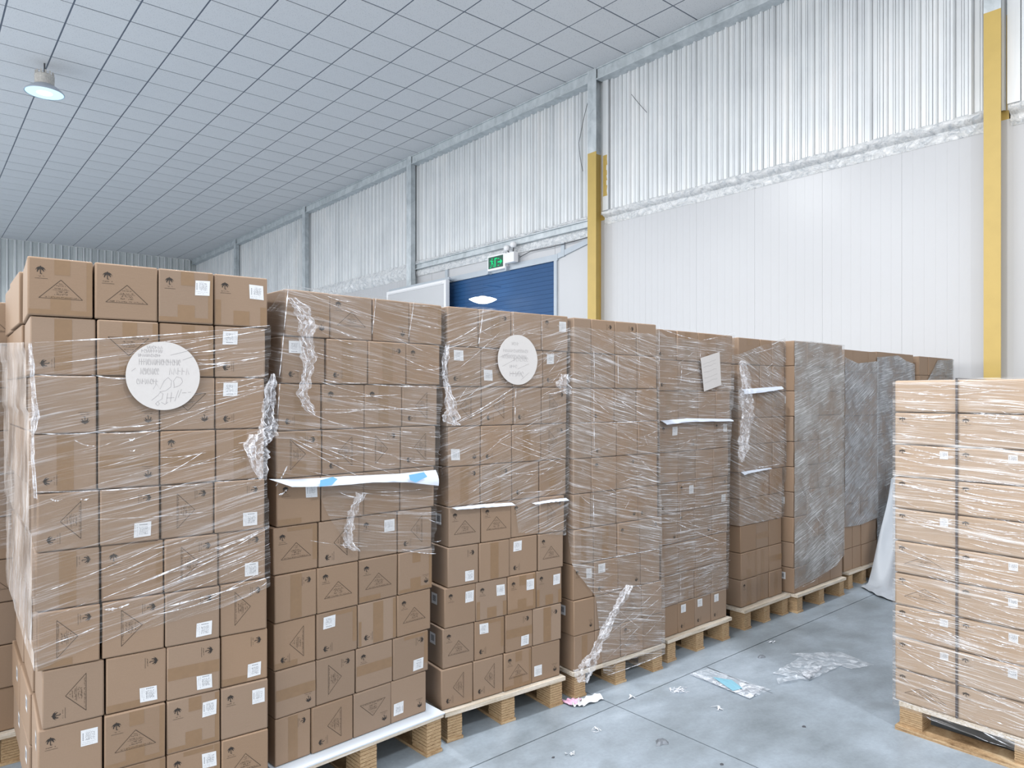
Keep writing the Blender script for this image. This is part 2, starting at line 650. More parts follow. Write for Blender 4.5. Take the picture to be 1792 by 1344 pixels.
wall_r = tag(empty('wall_right'), 'white ribbed steel cladding above smooth white panels, end wall behind stacks', kind='structure')
bays = [(-3.5, 2.52), (2.52, 8.60), (8.60, 14.62), (14.62, 20.6), (20.6, 26.6), (26.6, YB)]
for bi, (ya, yb) in enumerate(bays):
    a, c = ya + 0.02, yb - 0.02
    zb = 4.90
    corrugated(a, c, zb, H, XW).build('cladding_sheet', M['clad'], wall_r)
    # lower smooth panels
    if bi == 2:
        zt = 4.62
    else:
        zt = 4.80
    if bi != 2:
        n = max(1, round((c - a) / 1.0))
        for i in range(n):
            m = MB()
            p0, p1 = a + (c - a) * i / n, a + (c - a) * (i + 1) / n
            m.box(XW, XW + 0.08, p0 + 0.001, p1 - 0.001, 0, zt)
            for q in range(1, 8):       # shallow swaged lines
                yq = p0 + (p1 - p0) * q / 8
                m.box(XW - 0.0012, XW + 0.01, yq - 0.004, yq + 0.004, 0, zt)
            m.build('wall_panel', M['white_panel'], wall_r)
    if bi in (0, 1):
        crumple_band(a + 0.1, c - 0.1, 4.83, 4.97, XW, 0.085, bi + 3.3, 160).build('foil_roll', M['foil'], wall_r, True)
        crumple_band(a + 0.1, c - 0.1, 4.71, 4.835, XW, 0.012, bi + 9.1, 160, amp=0.006).build('foil_strip', M['foil'], wall_r, True)
    elif bi == 2:
        m = MB()
        m.box(XW - 0.05, XW + 0.02, a, c, 4.72, 4.86)
        m.box(XW - 0.09, XW - 0.05, a, c, 4.84, 4.86)
        m.box(XW - 0.09, XW - 0.05, a, c, 4.72, 4.735)
        m.build('steel_girt', M['galv'], wall_r)
        crumple_band(a, c, 4.56, 4.72, XW - 0.01, 0.02, 5.7, 160, amp=0.008).build('foil_strip', M['foil'], wall_r, True)
        crumple_band(a, c, 4.86, 4.93, XW - 0.03, 0.03, 2.7, 200, amp=0.03).build('foil_roll', M['foil'], wall_r, True)
    else:
        crumple_band(a, c, 4.55, 4.93, XW, 0.06, bi + 1.9, 200, amp=0.05).build('foil_roll', M['foil'], wall_r, True)
    # galvanised eaves channel along the ceiling
    m = MB()
    for (x0, x1, z0, z1) in ((9.235, 9.25, 7.24, H - 0.002), (9.25, 9.42, 7.24, 7.255), (9.21, 9.235, 7.425, H - 0.002), (9.21, 9.235, 7.24, 7.262)):
        m.box(x0, x1, a + 0.08, c - 0.08, z0, z1)
    m.build('eaves_channel', M['galv'], wall_r)
m = MB()
m.box(XW + 0.081, XW + 0.12, -3.5, YB, 0, H)
m.build('wall_backing', M['white_panel'], wall_r)
# door surround in the third bay (front panels pieces around the shutter)
DY0, DY1, DZ = 9.76, 13.24, 4.25
for (p0, p1, z0, z1) in ((8.62, DY0, 0, 4.56), (DY1, 13.95, 0, 4.56), (13.95, 14.6, 0, 4.56), (DY0, 11.7, DZ + 0.1, 4.56), (11.7, DY1, DZ + 0.1, 4.56)):
    m = MB()
    m.box(XW, XW + 0.08, p0 + 0.003, p1 - 0.003, z0, z1)
    m.build('wall_panel', M['white_panel'], wall_r)
for (p0, p1, z0, z1) in ((DY0 - 0.1, DY1 + 0.1, DZ, DZ + 0.12), (DY1, DY1 + 0.11, 0, DZ), (DY0 - 0.08, DY0, 0, DZ), (DY1 + 0.02, DY1 + 0.12, DZ + 0.12, 4.56), (9.48, 9.57, 4.30, 4.56), (8.70, 8.84, 0, 4.5)):
    m = MB()
    m.box(XW - 0.035, XW + 0.02, p0, p1, z0, z1)
    m.build('door_trim', M['trim_grey'], wall_r)
m = MB()   # slanting trim from the lintel up to the column
m.v = []
A = Vector((XW - 0.03, DY0 - 0.06, DZ + 0.02))
B = Vector((XW - 0.03, 8.76, 4.46))
up = Vector((0, 0.02, 0.10))
xx = Vector((0.04, 0, 0))
for q in ((A, B, B + up, A + up), (A + xx, A + xx + up, B + xx + up, B + xx), (A + up, B + up, B + up + xx, A + up + xx), (A, A + xx, B + xx, B)):
    m.quad(*q)
m.build('slanted_trim', M['trim_grey'], wall_r)

door = tag(empty('door_1'), 'blue slatted roller shutter door in the white end wall', kind='structure')
nsl = int(DZ / 0.085)
low = MB()
for i in range(nsl):
    z0 = i * DZ / nsl
    z1 = z0 + DZ / nsl
    tgt = low if z1 < 3.0 else MB()
    tgt.box(XW + 0.005, XW + 0.03, DY0, DY1, z0 + 0.004, z1 - 0.004)
    tgt.box(XW + 0.012, XW + 0.03, DY0, DY1, z0, z1)
    if tgt is not low:
        tgt.build('shutter_slat', M['blue'], door)
tag(low.build('shutter_slat_field', M['blue'], door), kind='stuff')

# sliding insulated leaf left of the shutter
leaf = tag(empty('door_2'), 'white insulated sliding door leaf beside the blue shutter', kind='structure')
m = MB()
m.box(9.10, 9.17, 12.97, 15.40, 0.05, 4.20)
m.build('door_panel', M['white_panel'], leaf)
m = MB()
m.box(9.085, 9.18, 12.90, 12.98, 0.03, 4.25)
m.box(9.085, 9.18, 15.39, 15.46, 0.03, 4.25)
m.box(9.085, 9.18, 12.98, 15.39, 4.17, 4.25)
m.box(9.07, 9.085, 13.05, 15.35, 4.19, 4.215)
m.build('door_frame', M['sign_white'], leaf)
m = MB()
m.box(9.17, 9.21, 12.9, 15.5, 4.26, 4.32)
m.box(9.21, 9.40, 13.02, 13.10, 4.27, 4.31)
m.build('door_rail', M['trim_grey'], leaf)

# back wall
wall_b = tag(empty('wall_back'), 'grey ribbed steel wall at the far end of the hall', kind='structure')
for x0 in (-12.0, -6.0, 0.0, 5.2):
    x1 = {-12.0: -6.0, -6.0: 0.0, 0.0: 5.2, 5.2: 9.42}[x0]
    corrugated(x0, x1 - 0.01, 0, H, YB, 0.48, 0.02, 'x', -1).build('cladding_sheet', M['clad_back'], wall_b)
for k_ in range(48):  # added white strips: brightness of the lit rib tops put into colour
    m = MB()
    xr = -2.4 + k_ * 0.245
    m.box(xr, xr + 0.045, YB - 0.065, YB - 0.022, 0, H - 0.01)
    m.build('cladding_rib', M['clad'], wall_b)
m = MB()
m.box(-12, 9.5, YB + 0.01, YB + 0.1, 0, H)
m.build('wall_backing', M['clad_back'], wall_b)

# steel columns
for k, y in enumerate(COLY):
    c = empty('column', (0, 0, 0))
    tag(c, ['yellow steel column by the separate stack, tall bright face', 'yellow painted steel column between shutter door and smooth panels',
            'bare galvanised column beside the sliding door leaf', 'bare galvanised column, second past the shutter door',
            'bare galvanised column closest to the far corner'][k], kind='structure')
    fw = 0.20 if k else 0.165

    def hbeam(z0, z1):
        m = MB()
        m.box(XC, XC + 0.014, y - fw / 2, y + fw / 2, z0, z1)
        m.box(XC + 0.014, XW + 0.03, y - 0.006, y + 0.006, z0, z1)
        m.box(XW + 0.005, XW + 0.045, y - fw / 2 - 0.02, y + fw / 2 + 0.02, z0, z1)
        m.box(XC + 0.012, XW - 0.08, y - fw / 2 + 0.02, y - fw / 2 + 0.03, z0, z1) if k > 1 else None
        return m
    if k < 2:
        hbeam(0, 5.98).build('painted_shaft', M['yellow'], c)
        hbeam(5.98, H).build('bare_shaft', M['galv'], c)
        m = MB()
        m.box(XW - 0.065, XW - 0.035, y - fw / 2 - 0.14, y - fw / 2 - 0.02, 4.95, H - 0.2)
        m.build('edge_trim', M['clad'], c)
        if k == 1:
            m = MB()
            for q in range(8):
                z = 5.2 + q * 0.09
                m.quad((XW - 0.0665, y - fw / 2 - 0.125 + random.uniform(-.01, .02), z), (XW - 0.0665, y - fw / 2 - 0.03, z),
                       (XW - 0.0665, y - fw / 2 - 0.03, z + 0.092), (XW - 0.0665, y - fw / 2 - 0.125 + random.uniform(-.01, .02), z + 0.092))
            m.build('paint_smear', M['yellow'], c)
    else:
        hbeam(0, H).build('bare_shaft', M['galv'], c)

# exit sign above the shutter
sg = tag(empty('exit_sign', (XW - 0.10, 11.4, 4.30)), 'green lit running man exit sign above the blue shutter', 'sign')
m = MB()
m.box(-0.03, 0.06, -0.30, 0.27, -0.01, 0.30)
m.build('sign_box', M['sign_white'], sg)
m = MB()
m.box(-0.034, -0.03, -0.24, 0.24, 0.03, 0.27)
m.build('sign_face', M['sign_dark'], sg)
m = MB()


def sq(y0, y1, z0, z1):
    m.quad((-0.0355, y0, z0), (-0.0355, y1, z0), (-0.0355, y1, z1), (-0.0355, y0, z1))


def sl(pts, wd):
    m.ribbon([(-0.0356, p[0], p[1]) for p in pts], wd, (1, 0, 0))


# the +y side is the left in the picture: running figure, then door and arrow
m.poly([(-0.0355, 0.115 + 0.017 * math.cos(a_), 0.225 + 0.017 * math.sin(a_)) for a_ in [i * math.pi / 5 for i in range(10)]])
sl([(0.13, 0.20), (0.12, 0.14), (0.10, 0.13)], 0.034)
sl([(0.19, 0.185), (0.16, 0.195), (0.12, 0.19), (0.085, 0.165), (0.07, 0.185)], 0.014)
sl([(0.12, 0.14), (0.145, 0.105), (0.14, 0.065), (0.19, 0.05)], 0.018)
sl([(0.11, 0.14), (0.075, 0.115), (0.08, 0.07), (0.05, 0.06)], 0.018)
sq(0.0, 0.035, 0.05, 0.235)
sq(-0.05, 0.0, 0.21, 0.235)
sl([(-0.07, 0.14), (-0.19, 0.14)], 0.03)
m.poly([(-0.0355, -0.15, 0.20), (-0.0355, -0.22, 0.14), (-0.0355, -0.15, 0.08)])
sl([(-0.07, 0.07), (-0.12, 0.07)], 0.018)
sl([(-0.07, 0.21), (-0.12, 0.21)], 0.018)
m.build('sign_symbol', M['green'], sg)
m = MB()
m.box(-0.02, 0.09, 0.27, 0.33, -0.06, 0.04)
m.box(-0.02, 0.09, -0.33, -0.30, -0.06, 0.02)
m.build('sign_bracket', M['trim_grey'], sg)

el = tag(empty('emergency_light', (XW - 0.21, 10.86, 4.36)), 'white twin head emergency light box beside the green exit sign', 'light')
m = MB()
m.box(0.0, 0.115, -0.13, 0.16, 0, 0.2)
m.build('battery_box', M['sign_white'], el)
for yy, zz in ((0.11, 0.30), (-0.09, 0.34)):
    m = MB()
    m.lathe((0.02, yy, zz), [(0.001, -0.055), (0.05, -0.05), (0.068, 0.0), (0.055, 0.05), (0.001, 0.06)], 14)
    m.build('lamp_head', M['sign_white'], el, True)
    m = MB()
    m.tube([(0.05, yy * 0.6, 0.2), (0.03, yy, zz - 0.03)], 0.012)
    m.build('lamp_arm', M['wire'], el)
m = MB()
m.tube([(XW - 0.06, 10.72, 4.46), (XW - 0.06, 10.4, 4.53), (XW - 0.06, 9.8, 4.52), (XW - 0.05, 9.2, 4.53), (XW - 0.06, 8.74, 4.55)], 0.008)
tag(m.build('cable', M['wire']), 'thin grey cable running from emergency light to the yellow column', 'cable')
m = MB()
m.tube([on_x(1031, 170, 9.33), on_x(1022, 205, 9.33), on_x(1013, 250, 9.33), on_x(1015, 275, 9.33), on_x(1020, 300, 9.33)], 0.005)
tag(m.build('cable', M['wire']), 'loose wire hanging down the cladding near the yellow column top', 'cable')
m = MB()
m.tube([on_x(1105, 165, 9.36), on_x(1117, 180, 9.36), on_x(1132, 197, 9.36)], 0.004)
tag(m.build('cable', M['wire']), 'short bent wire end sticking from the ribbed cladding', 'cable')

# high bay lamp under the ceiling
LP = (1.80, 14.62, 6.93)
lamp = tag(empty('high_bay_lamp', LP), 'round high bay lamp with glowing lens hanging under the tiled ceiling', 'lamp')
m = MB()
m.lathe((0, 0, 0), [(0.300, 0.0), (0.302, 0.012), (0.27, 0.05), (0.19, 0.115), (0.15, 0.14), (0.0, 0.15)])
m.build('reflector', M['lamp_shell'], lamp, True)
m = MB()
m.lathe((0, 0, 0), [(0.001, 0.004), (0.285, 0.004)])
m.build('lens', M['lens'], lamp)
m = MB()
m.lathe((0, 0, 0), [(0.001, 0.000), (0.09, 0.001), (0.12, 0.003)])
m.build('led_board', M['led'], lamp)
m = MB()
m.lathe((0, 0, 0), [(0.145, 0.14), (0.15, 0.30), (0.13, 0.32), (0.0, 0.33)])
for k in range(12):
    a_ = k * math.pi / 6
    m.box(0.13 * math.cos(a_) - 0.012, 0.13 * math.cos(a_) + 0.012, 0.13 * math.sin(a_) - 0.012, 0.13 * math.sin(a_) + 0.012, 0.26, 0.37)
m.build('heat_sink', M['lamp_body'], lamp)
m = MB()
m.tube([(0, 0, 0.32), (0, 0, H - LP[2] + 0.004)], 0.014)
m.build('hanger', M['wire'], lamp)
area_lamp('high_bay_glow', (LP[0], LP[1], LP[2] - 0.02), 0.5, 60)

# lens shaped light in front of the shutter; cap and hanger added to hold it
p = on_x(845, 524, 8.95)
ov = tag(empty('lens_light', p), 'bright white lens shaped light before the blue shutter', 'lamp')
m = MB()
m.lathe((0, 0, 0), [(0.0, -0.088), (0.10, -0.078), (0.20, -0.045), (0.285, 0.0), (0.20, 0.03), (0.0, 0.05)])
m.build('lens', M['disc_led'], ov, True)
m = MB()
m.lathe((0, 0, 0), [(0.12, 0.045), (0.05, 0.075), (0.0, 0.08)], 16)
m.build('lamp_cap', M['sign_white'], ov, True)
m = MB()
m.tube([(0, 0, 0.07), (0, 0, 0.3), (XW - 8.95 - 0.003, 0, 0.3)], 0.005)
m.build('hanger', M['blue'], ov)

# ------------------------------------------------------------------ carton kit
CW, CD, CHT = 0.19, 0.37, 0.195


def carton_mesh(name, W, D, Hh, mat, rad=0.006, seed=0):
    rnd = random.Random(seed)
    bm = bmesh.new()
    bmesh.ops.create_cube(bm, size=1.0)
    for v in bm.verts:
        v.co = Vector((v.co.x * W, v.co.y * D, (v.co.z + 0.5) * Hh))
    bmesh.ops.bevel(bm, geom=list(bm.edges), offset=rad, segments=2, profile=0.6, affect='EDGES')
    for v in bm.verts:
        v.co.x += rnd.uniform(-0.0008, 0.0008)
        v.co.z += rnd.uniform(-0.0004, 0.0004)
        if abs(v.co.y + D / 2) > 1e-4:
            v.co.y += rnd.uniform(0, 0.0008)
    me = bpy.data.meshes.new(name)
    bm.to_mesh(me)
    bm.free()
    me.materials.append(mat)
    me.polygons.foreach_set('use_smooth', [len(p.vertices) == 4 and p.area < 0.004 for p in me.polygons])
    return me


BODY = [carton_mesh('carton', CW, CD, CHT, M['card'], 0.0055, s) for s in range(4)]
S = 0.19


def rot2(x, z, k):
    for _ in range(k % 4):
        x, z = z, -x
    return x, z


class Face(MB):
    """flat print in the carton's front plane: x,z in fractions of the face, turned clockwise k quarter turns"""

    def __init__(s, k=0, lift=0.0008, D=CD, Wd=S, Hd=S, zc=CHT / 2):
        super().__init__()
        s.k, s.y, s.Wd, s.Hd, s.zc = k, -D / 2 - lift, Wd, Hd, zc

    def P(s, x, z):
        x, z = rot2(x, z, s.k)
        return (x * s.Wd, s.y, s.zc + z * s.Hd)

    def pl(s, pts):
        s.poly([s.P(*p) for p in pts])

    def rect(s, x0, x1, z0, z1):
        s.pl([(x0, z0), (x1, z0), (x1, z1), (x0, z1)])

    def line(s, x0, z0, x1, z1, w=0.008):
        d = Vector((x1 - x0, z1 - z0))
        if d.length < 1e-6:
            return
        nn = Vector((-d.y, d.x)).normalized() * w / 2
        s.pl([(x0 - nn.x, z0 - nn.y), (x1 - nn.x, z1 - nn.y), (x1 + nn.x, z1 + nn.y), (x0 + nn.x, z0 + nn.y)])

    def text(s, x0, x1, z, h, rnd, pitch=0.017):
        x = x0
        while x < x1:
            if rnd.random() < 0.86:
                ww = pitch * rnd.uniform(0.35, 0.8)
                if rnd.random() < 0.5:
                    s.rect(x, x + ww * 0.45, z, z + h * rnd.uniform(0.7, 1))
                zz = z + h * rnd.choice((0, 0.35, 0.6))
                s.rect(x, x + ww, zz, zz + h * 0.35)
            x += pitch


def mk_warn(k, seed, lift=0.0008, **kw):
    r = random.Random(seed)
    f = Face(k, lift, **kw)
    hw, a, bz = 0.335, 0.135, -0.20
    f.line(-hw, bz, 0, a, 0.009)
    f.line(0, a, hw, bz, 0.009)
    f.line(-hw, bz, hw, bz, 0.007)
    f.text(-0.27, 0.27, -0.187, 0.022, r, 0.013)
    f.text(-0.10, 0.10, -0.135, 0.028, r)
    f.text(-0.09, 0.11, -0.09, 0.030, r)
    f.line(-0.13, -0.045, 0.13, -0.045, 0.004)
    f.text(-0.10, 0.10, -0.035, 0.024, r)
    f.text(-0.075, 0.075, 0.015, 0.022, r)
    f.text(-0.03, 0.03, 0.055, 0.015, r)
    return f


def mk_umb(k, seed, lift=0.0008, x=-0.31, z=0.275, r_=0.074, **kw):
    r = random.Random(seed)
    f = Face(k, lift, **kw)
    top = [(x + r_ * math.cos(a), z + r_ * 0.95 * math.sin(a)) for a in [math.pi * i / 10 for i in range(11)]]
    for i in range(3):      # three scalloped ribs of the canopy
        xa = x + r_ - (i) * r_ * 2 / 3
        xb = xa - r_ * 2 / 3
        seg = [p for p in top if xb - 0.004 <= p[0] <= xa + 0.004]
        sc_ = [(xb, z), (xb + r_ / 6, z + r_ * 0.34), (xb + r_ / 3, z + r_ * 0.42), (xa - r_ / 6, z + r_ * 0.34), (xa, z)]
        f.pl([p for p in seg] + sc_)
    f.pl([(x - 0.010, z + r_ * 0.9), (x + 0.010, z + r_ * 0.9), (x + 0.003, z + r_ * 1.15), (x - 0.003, z + r_ * 1.15)])
    f.line(x, z + r_ * 0.4, x, z - 0.055, 0.013)
    f.line(x - r_ * 0.55, z + r_ * 0.35, x - r_ * 0.62, z - r_ * 0.35, 0.016)
    f.line(x + r_ * 0.5, z + r_ * 0.35, x + r_ * 0.66, z - r_ * 0.2, 0.014)
    f.line(x, z - 0.055, x + 0.018, z - 0.060, 0.008)
    f.line(x + 0.018, z - 0.06, x + 0.02, z - 0.045, 0.007)
    f.text(x - 0.07, x + 0.08, z - 0.105, 0.016, r)
    f.line(x - 0.085, z - 0.135, x + 0.11, z - 0.135, 0.005)
    return f


def mk_label(k, lift=0.001, x0=0.155, x1=0.425, z0=0.055, z1=0.345, jig=0.0, **kw):
    f = Face(k, lift, **kw)
    f.pl([(x0, z0 + jig), (x1, z0), (x1 - jig, z1), (x0 - jig, z1 + jig)])
    return f


def mk_labeltext(k, seed, lift=0.0013, x0=0.155, x1=0.425, z0=0.055, z1=0.345, **kw):
    r = random.Random(seed)
    f = Face(k, lift, **kw)
    w_, h_ = x1 - x0, z1 - z0
    for i in range(7):
        z = z0 + h_ * (0.33 + 0.072 * i)
        f.text(x0 + w_ * 0.28, x0 + w_ * 0.82, z, 0.016, r, 0.0115)
    f.text(x0 + w_ * 0.08, x0 + w_ * 0.9, z0 + h_ * 0.2, 0.008, r, 0.012)
    f.text(x0 + w_ * 0.08, x0 + w_ * 0.7, z0 + h_ * 0.09, 0.008, r, 0.012)
    f.text(x0 + w_ * 0.3, x0 + w_ * 0.6, z0 + h_ * 0.87, 0.008, r, 0.012)
    for i in range(6):
        f.rect(x0 + w_ * 0.1, x0 + w_ * 0.16, z0 + h_ * (0.35 + i * 0.08), z0 + h_ * (0.39 + i * 0.08))
    return f


NV = 3
WARN = {(k, s): mk_warn(k, s + 10 * k).mesh('warning_print', M['inksoft']) for k in range(4) for s in range(NV)}
UMB = {(k, s): mk_umb(k, s + 10 * k).mesh('umbrella_print', M['ink']) for k in range(4) for s in range(NV)}
LAB = {(k, s): mk_label(k, jig=(0, 0.012, -0.01)[s]).mesh('shipping_label', M['label']) for k in range(4) for s in range(NV)}
LABT = {(k, s): mk_labeltext(k, s + 10 * k).mesh('label_text', M['labeltext']) for k in range(4) for s in range(NV)}


def tape_mesh(rects, k=0):
    out = []
    for q in rects:
        f = Face(k, 0.0004)
        f.rect(*q)
        out.append(f.mesh('tape_strip', M['tape']))
    return out


TAPE = {
    'V': tape_mesh([(-0.14, 0.13, -0.485, 0.485)]),
    'W': tape_mesh([(-0.12, 0.14, -0.485, 0.485), (0.40, 0.485, -0.485, 0.485), (-0.485, -0.42, -0.485, 0.1)]),
    'H': tape_mesh([(-0.485, 0.485, -0.14, 0.10)]),
    'A': tape_mesh([(-0.16, 0.15, -0.40, -0.16), (-0.485, 0.485, -0.485, -0.40), (-0.10, 0.14, 0.22, 0.485), (0.40, 0.485, -0.40, 0.485)]),
    'B': tape_mesh([(-0.485, 0.05, -0.485, -0.36)]),
    'C': tape_mesh([(0.38, 0.485, -0.30, 0.485), (-0.2, 0.36, 0.40, 0.485)]),
    'D': tape_mesh([(-0.15, 0.15, -0.485, -0.20), (-0.485, -0.38, -0.485, 0.0), (0.36, 0.485, -0.485, -0.1)]),
    'E': tape_mesh([(-0.485, 0.485, -0.485, -0.33), (-0.08, 0.16, -0.33, -0.05)]),
}
# label on the carton's own left side face (x = -W/2)
_s = MB()
_s.quad((-CW / 2 - 0.001, -0.06, 0.10), (-CW / 2 - 0.001, -0.115, 0.10), (-CW / 2 - 0.001, -0.115, 0.155), (-CW / 2 - 0.001, -0.06, 0.155))
SIDELAB = _s.mesh('side_label', M['label'])
_s = MB()
for i in range(6):
    _s.quad((-CW / 2 - 0.0013, -0.072, 0.115 + i * 0.005), (-CW / 2 - 0.0013, -0.103, 0.115 + i * 0.005), (-CW / 2 - 0.0013, -0.103, 0.118 + i * 0.005), (-CW / 2 - 0.0013, -0.072, 0.118 + i * 0.005))
SIDETXT = _s.mesh('label_text', M['labeltext'])

LAYER = ['top', 'second', 'third', 'fourth', 'fifth', 'sixth', 'seventh', 'eighth', 'ninth', 'bottom']
TURN = ['upright', 'clockwise-turned', 'upside-down', 'anticlockwise-turned']


def describe(spec):
    k = int(spec[1]) if len(spec) > 1 and spec[1].isdigit() else 0
    if spec[0] == 'T':
        return 'carton with %s triangle' % TURN[k]
    if spec[0] == 'L':
        return 'carton with white label'
    if spec[0] == 'E' and len(spec) > 1 and spec[1].isdigit():
        return 'taped carton with umbrella mark'
    return 'plain brown carton'


def dress(o, spec, rnd):
    k = int(spec[1]) if len(spec) > 1 and spec[1].isdigit() else None
    ty = spec[0]
    sv = rnd.randrange(NV)
    tp = spec[2] if len(spec) > 2 and spec[2] in TAPE else None
    if tp is None and '-' not in spec:
        if ty == 'E':
            tp = rnd.choice(('V', 'V', 'W', 'H', 'A', 'E'))
        elif rnd.random() < 0.6:
            tp = rnd.choice('ABCDE')
    if tp:
        for tm_ in TAPE[tp]:
            obj('tape_strip', tm_, o)
    if ty == 'T':
        obj('warning_print', WARN[(k, sv)], o)
    if ty == 'L':
        l = obj('shipping_label', LAB[(k, sv)], o)
        l['label'] = 'white printed paper label'
        obj('label_text', LABT[(k, sv)], l)
    if k is not None:
        obj('umbrella_print', UMB[(k, sv)], o)
    if 's' in spec:
        l = obj('side_label', SIDELAB, o)
        obj('label_text', SIDETXT, l)


class Stack:
    def __init__(s, p0, p1, zb, hl, where, group):
        s.p0 = Vector((*p0, 0))
        d = Vector((*p1, 0)) - s.p0
        s.W = d.length
        s.e = d.normalized()
        s.nrm = Vector((s.e.y, -s.e.x, 0))
        s.th = math.atan2(s.e.y, s.e.x)
        s.zb, s.hl, s.where, s.group = zb, hl, where, group
        s.env = []
        s.skew = 0.0

    def s_of(s, u):
        p, q = ray(u)
        # (p0 + s e) x (p,q) = 0
        den = s.e.x * q - s.e.y * p
        return -(s.p0.x * q - s.p0.y * p) / den

    def sz(s, u, v):
        ss = s.s_of(u)
        P = s.p0 + s.e * ss
        t = P.x * DX + P.y * DY
        return ss, CH + (V0 - v) / F * t

    def pt(s, ss, out, z):
        P = s.p0 + s.e * ss + s.nrm * out
        return Vector((P.x, P.y, z))

    def ptuv(s, u, v, out=0.0):
        ss, z = s.sz(u, v)
        return s.pt(ss, out, z)

    def fill(s, us, specs, seed, jit=0.010, names=None, group=None):
        rnd = random.Random(seed)
        n = len(us)
        for li in range(n):
            row = us[li]
            if isinstance(row[0], tuple):
                row = [r for r in row]
            ss = [s.s_of(u) for u in row]
            z0 = s.zb + (n - 1 - li) * s.hl
            s.env.append((z0, z0 + s.hl, ss[0], ss[-1]))
            for ci in range(len(ss) - 1):
                wd = ss[ci + 1] - ss[ci] - (0.007 if s.skew and ci == 0 else 0.004)
                sx = wd / CW
                hz = (s.hl - 0.0025) / CHT
                out = -rnd.uniform(0, jit)
                c = s.pt((ss[ci] + ss[ci + 1]) / 2, out - CD / 2, z0)
                spec = specs[li][ci]
                o = obj('carton', rnd.choice(BODY), None, c, s.th + rnd.uniform(-0.008, 0.008), (sx, 1, hz))
                if s.skew and ci == 0:
                    o.rotation_euler.z -= s.th * 0.2
                    o.location.x -= 0.003
                cn = (names or (['left-end', 'left-inner', 'right-inner', 'right-end'] if len(ss) == 5 else ['left-end', 'middle', 'right-end']))[ci]
                tag(o, '%s, %s layer, %s column, %s' % (describe(spec), LAYER[li], cn, s.where), 'carton', group or s.group)
                dress(o, spec, rnd)

    def bounds(s, z):
        lo = [a for (z0, z1, a, b) in s.env if z0 - 0.12 < z < z1 + 0.12]
        hi = [b for (z0, z1, a, b) in s.env if z0 - 0.12 < z < z1 + 0.12]
        if not lo:
            lo = [s.env[-1][2]]
            hi = [s.env[-1][3]]
        return min(lo), max(hi)


def parse(t):
    return [r.split() for r in t.strip().split('\n')]


G = 'brown cartons stacked on the row of pallets'
P = {}
P[1] = Stack((.317, 2.807), (1.07, 2.745), .185, .1975, 'stack with the big paper disc', G)
P[1].skew = 0.058
P[2] = Stack((1.161, 2.796), (1.961, 2.835), .185, .1950, 'stack on the white board', G)
P[3] = Stack((2.0, 2.84), (2.73, 2.785), .155, .1980, 'stack with the small paper disc', G)
P[4] = Stack((2.79, 2.765), (3.5, 2.72), .155, .1975, 'stack behind the pink scrap', G)
P[5] = Stack((3.6, 2.78), (4.37, 2.78), .15, .1965, 'stack with the rectangular sheet', G)
P[6] = Stack((4.59, 2.82), (5.187, 2.82), .15, .1965, 'stack beyond the rectangular sheet', G)
P[7] = Stack((5.23, 2.75), (6.05, 2.75), .15, .197, 'grey wrapped stack with bare edge', G)

US1 = [(46, 165, 277, 375, 470), (50, 170, 279, 376, 466), (56, 171, 280, 378, 465), (55, 171, 280, 378, 464),
       (62, 175, 281, 375, 464), (60, 177, 288, 383, 467), (64, 178, 289, 386, 469), (71, 184, 292, 387, 470),
       (64, 182, 291, 386, 470), (64, 184, 292, 388, 471)]
SP1 = parse('''T0A T0- L0A L0D
E3V T2A E-A L3-
E2- E2- T2- L3-
E3V E2H E0H E-V
T3- L1- T1- L1-
E1V E0C T1- L1-
T1B T1- L1- T1-
T3- L1B L1H L1B
L0-s T0A L0A L0-
E3V T0A L0C T0-''')
P[1].fill(US1, SP1, 11)
US2 = [(500, 579, 654, 718, 775), (494, 571, 644, 711, 771), (488, 564, 639, 705, 767), (483, 564, 638, 703, 764),
       (484, 562, 637, 702, 761), (479, 558, 629, 698, 757), (480, 555, 628, 697, 757), (481, 555, 627, 696, 755),
       (482, 555, 624, 689, 751), (482, 546, 619, 686, 748)]
SP2 = parse('''E2H T0- E2- E-C
L3- E3V E1V E0-
E3V E0- E0V T3-
T1A T3- T1- T3-
L0B E-- E-- E--
T0C T3- L0- T3-
E1V T0- T0B E2A
T3B L3C E3W T0-
E2H T1- E0H L1C
E1V T3- T2- L2-''')
P[2].fill(US2, SP2, 12)
US3 = [(783, 838, 895, 948, 995), (784, 842, 898, 951, 994), (783, 844, 900, 949, 993), (785, 842, 897, 948, 993),
       (786, 842, 897, 945, 992), (785, 842, 895, 945, 988), (783, 838, 892, 942, 986), (778, 834, 889, 939, 984),
       (776, 832, 885, 933, 983), (773, 829, 882, 931, 981)]
SP3 = parse('''E-- E1V E-- L0-
L3- L2- E-- L3-
T3- T3- E3- T1-
L2- E3- E-V T1-
E1V E1V E3- E-V
T0-s T0- E0- T1-
L1- E-V L3- T0-
L0-s L0D L0A L0D
T0-s L3C L1H E1V
T3- T3- T0A L2-''')
P[3].fill(US3, SP3, 13)
US4 = [(1004, 1035, 1077, 1115, 1149), (1004, 1036, 1078, 1116, 1150), (1004, 1036, 1077, 1115, 1151), (1004, 1037, 1080, 1117, 1152),
       (1004, 1036, 1080, 1117, 1152), (1004, 1035, 1080, 1118, 1153), (1004, 1039, 1081, 1120, 1155), (1004, 1040, 1082, 1122, 1156),
       (1004, 1041, 1086, 1125, 1160), (1005, 1042, 1087, 1126, 1161)]
SP4 = parse('''E-- E1- E1- E--
E2- E-- E-- E--
E-- E3- E-- E--
E-- E3- E-- E--
E-- E0- E1- E--
E-V E-- E2- E3-
E-V E-V E0- E1-
L0- L3- E2- E--
E2-s E-- T0- E--
E-V E-- T0- E--''')
P[4].fill(US4, SP4, 14)
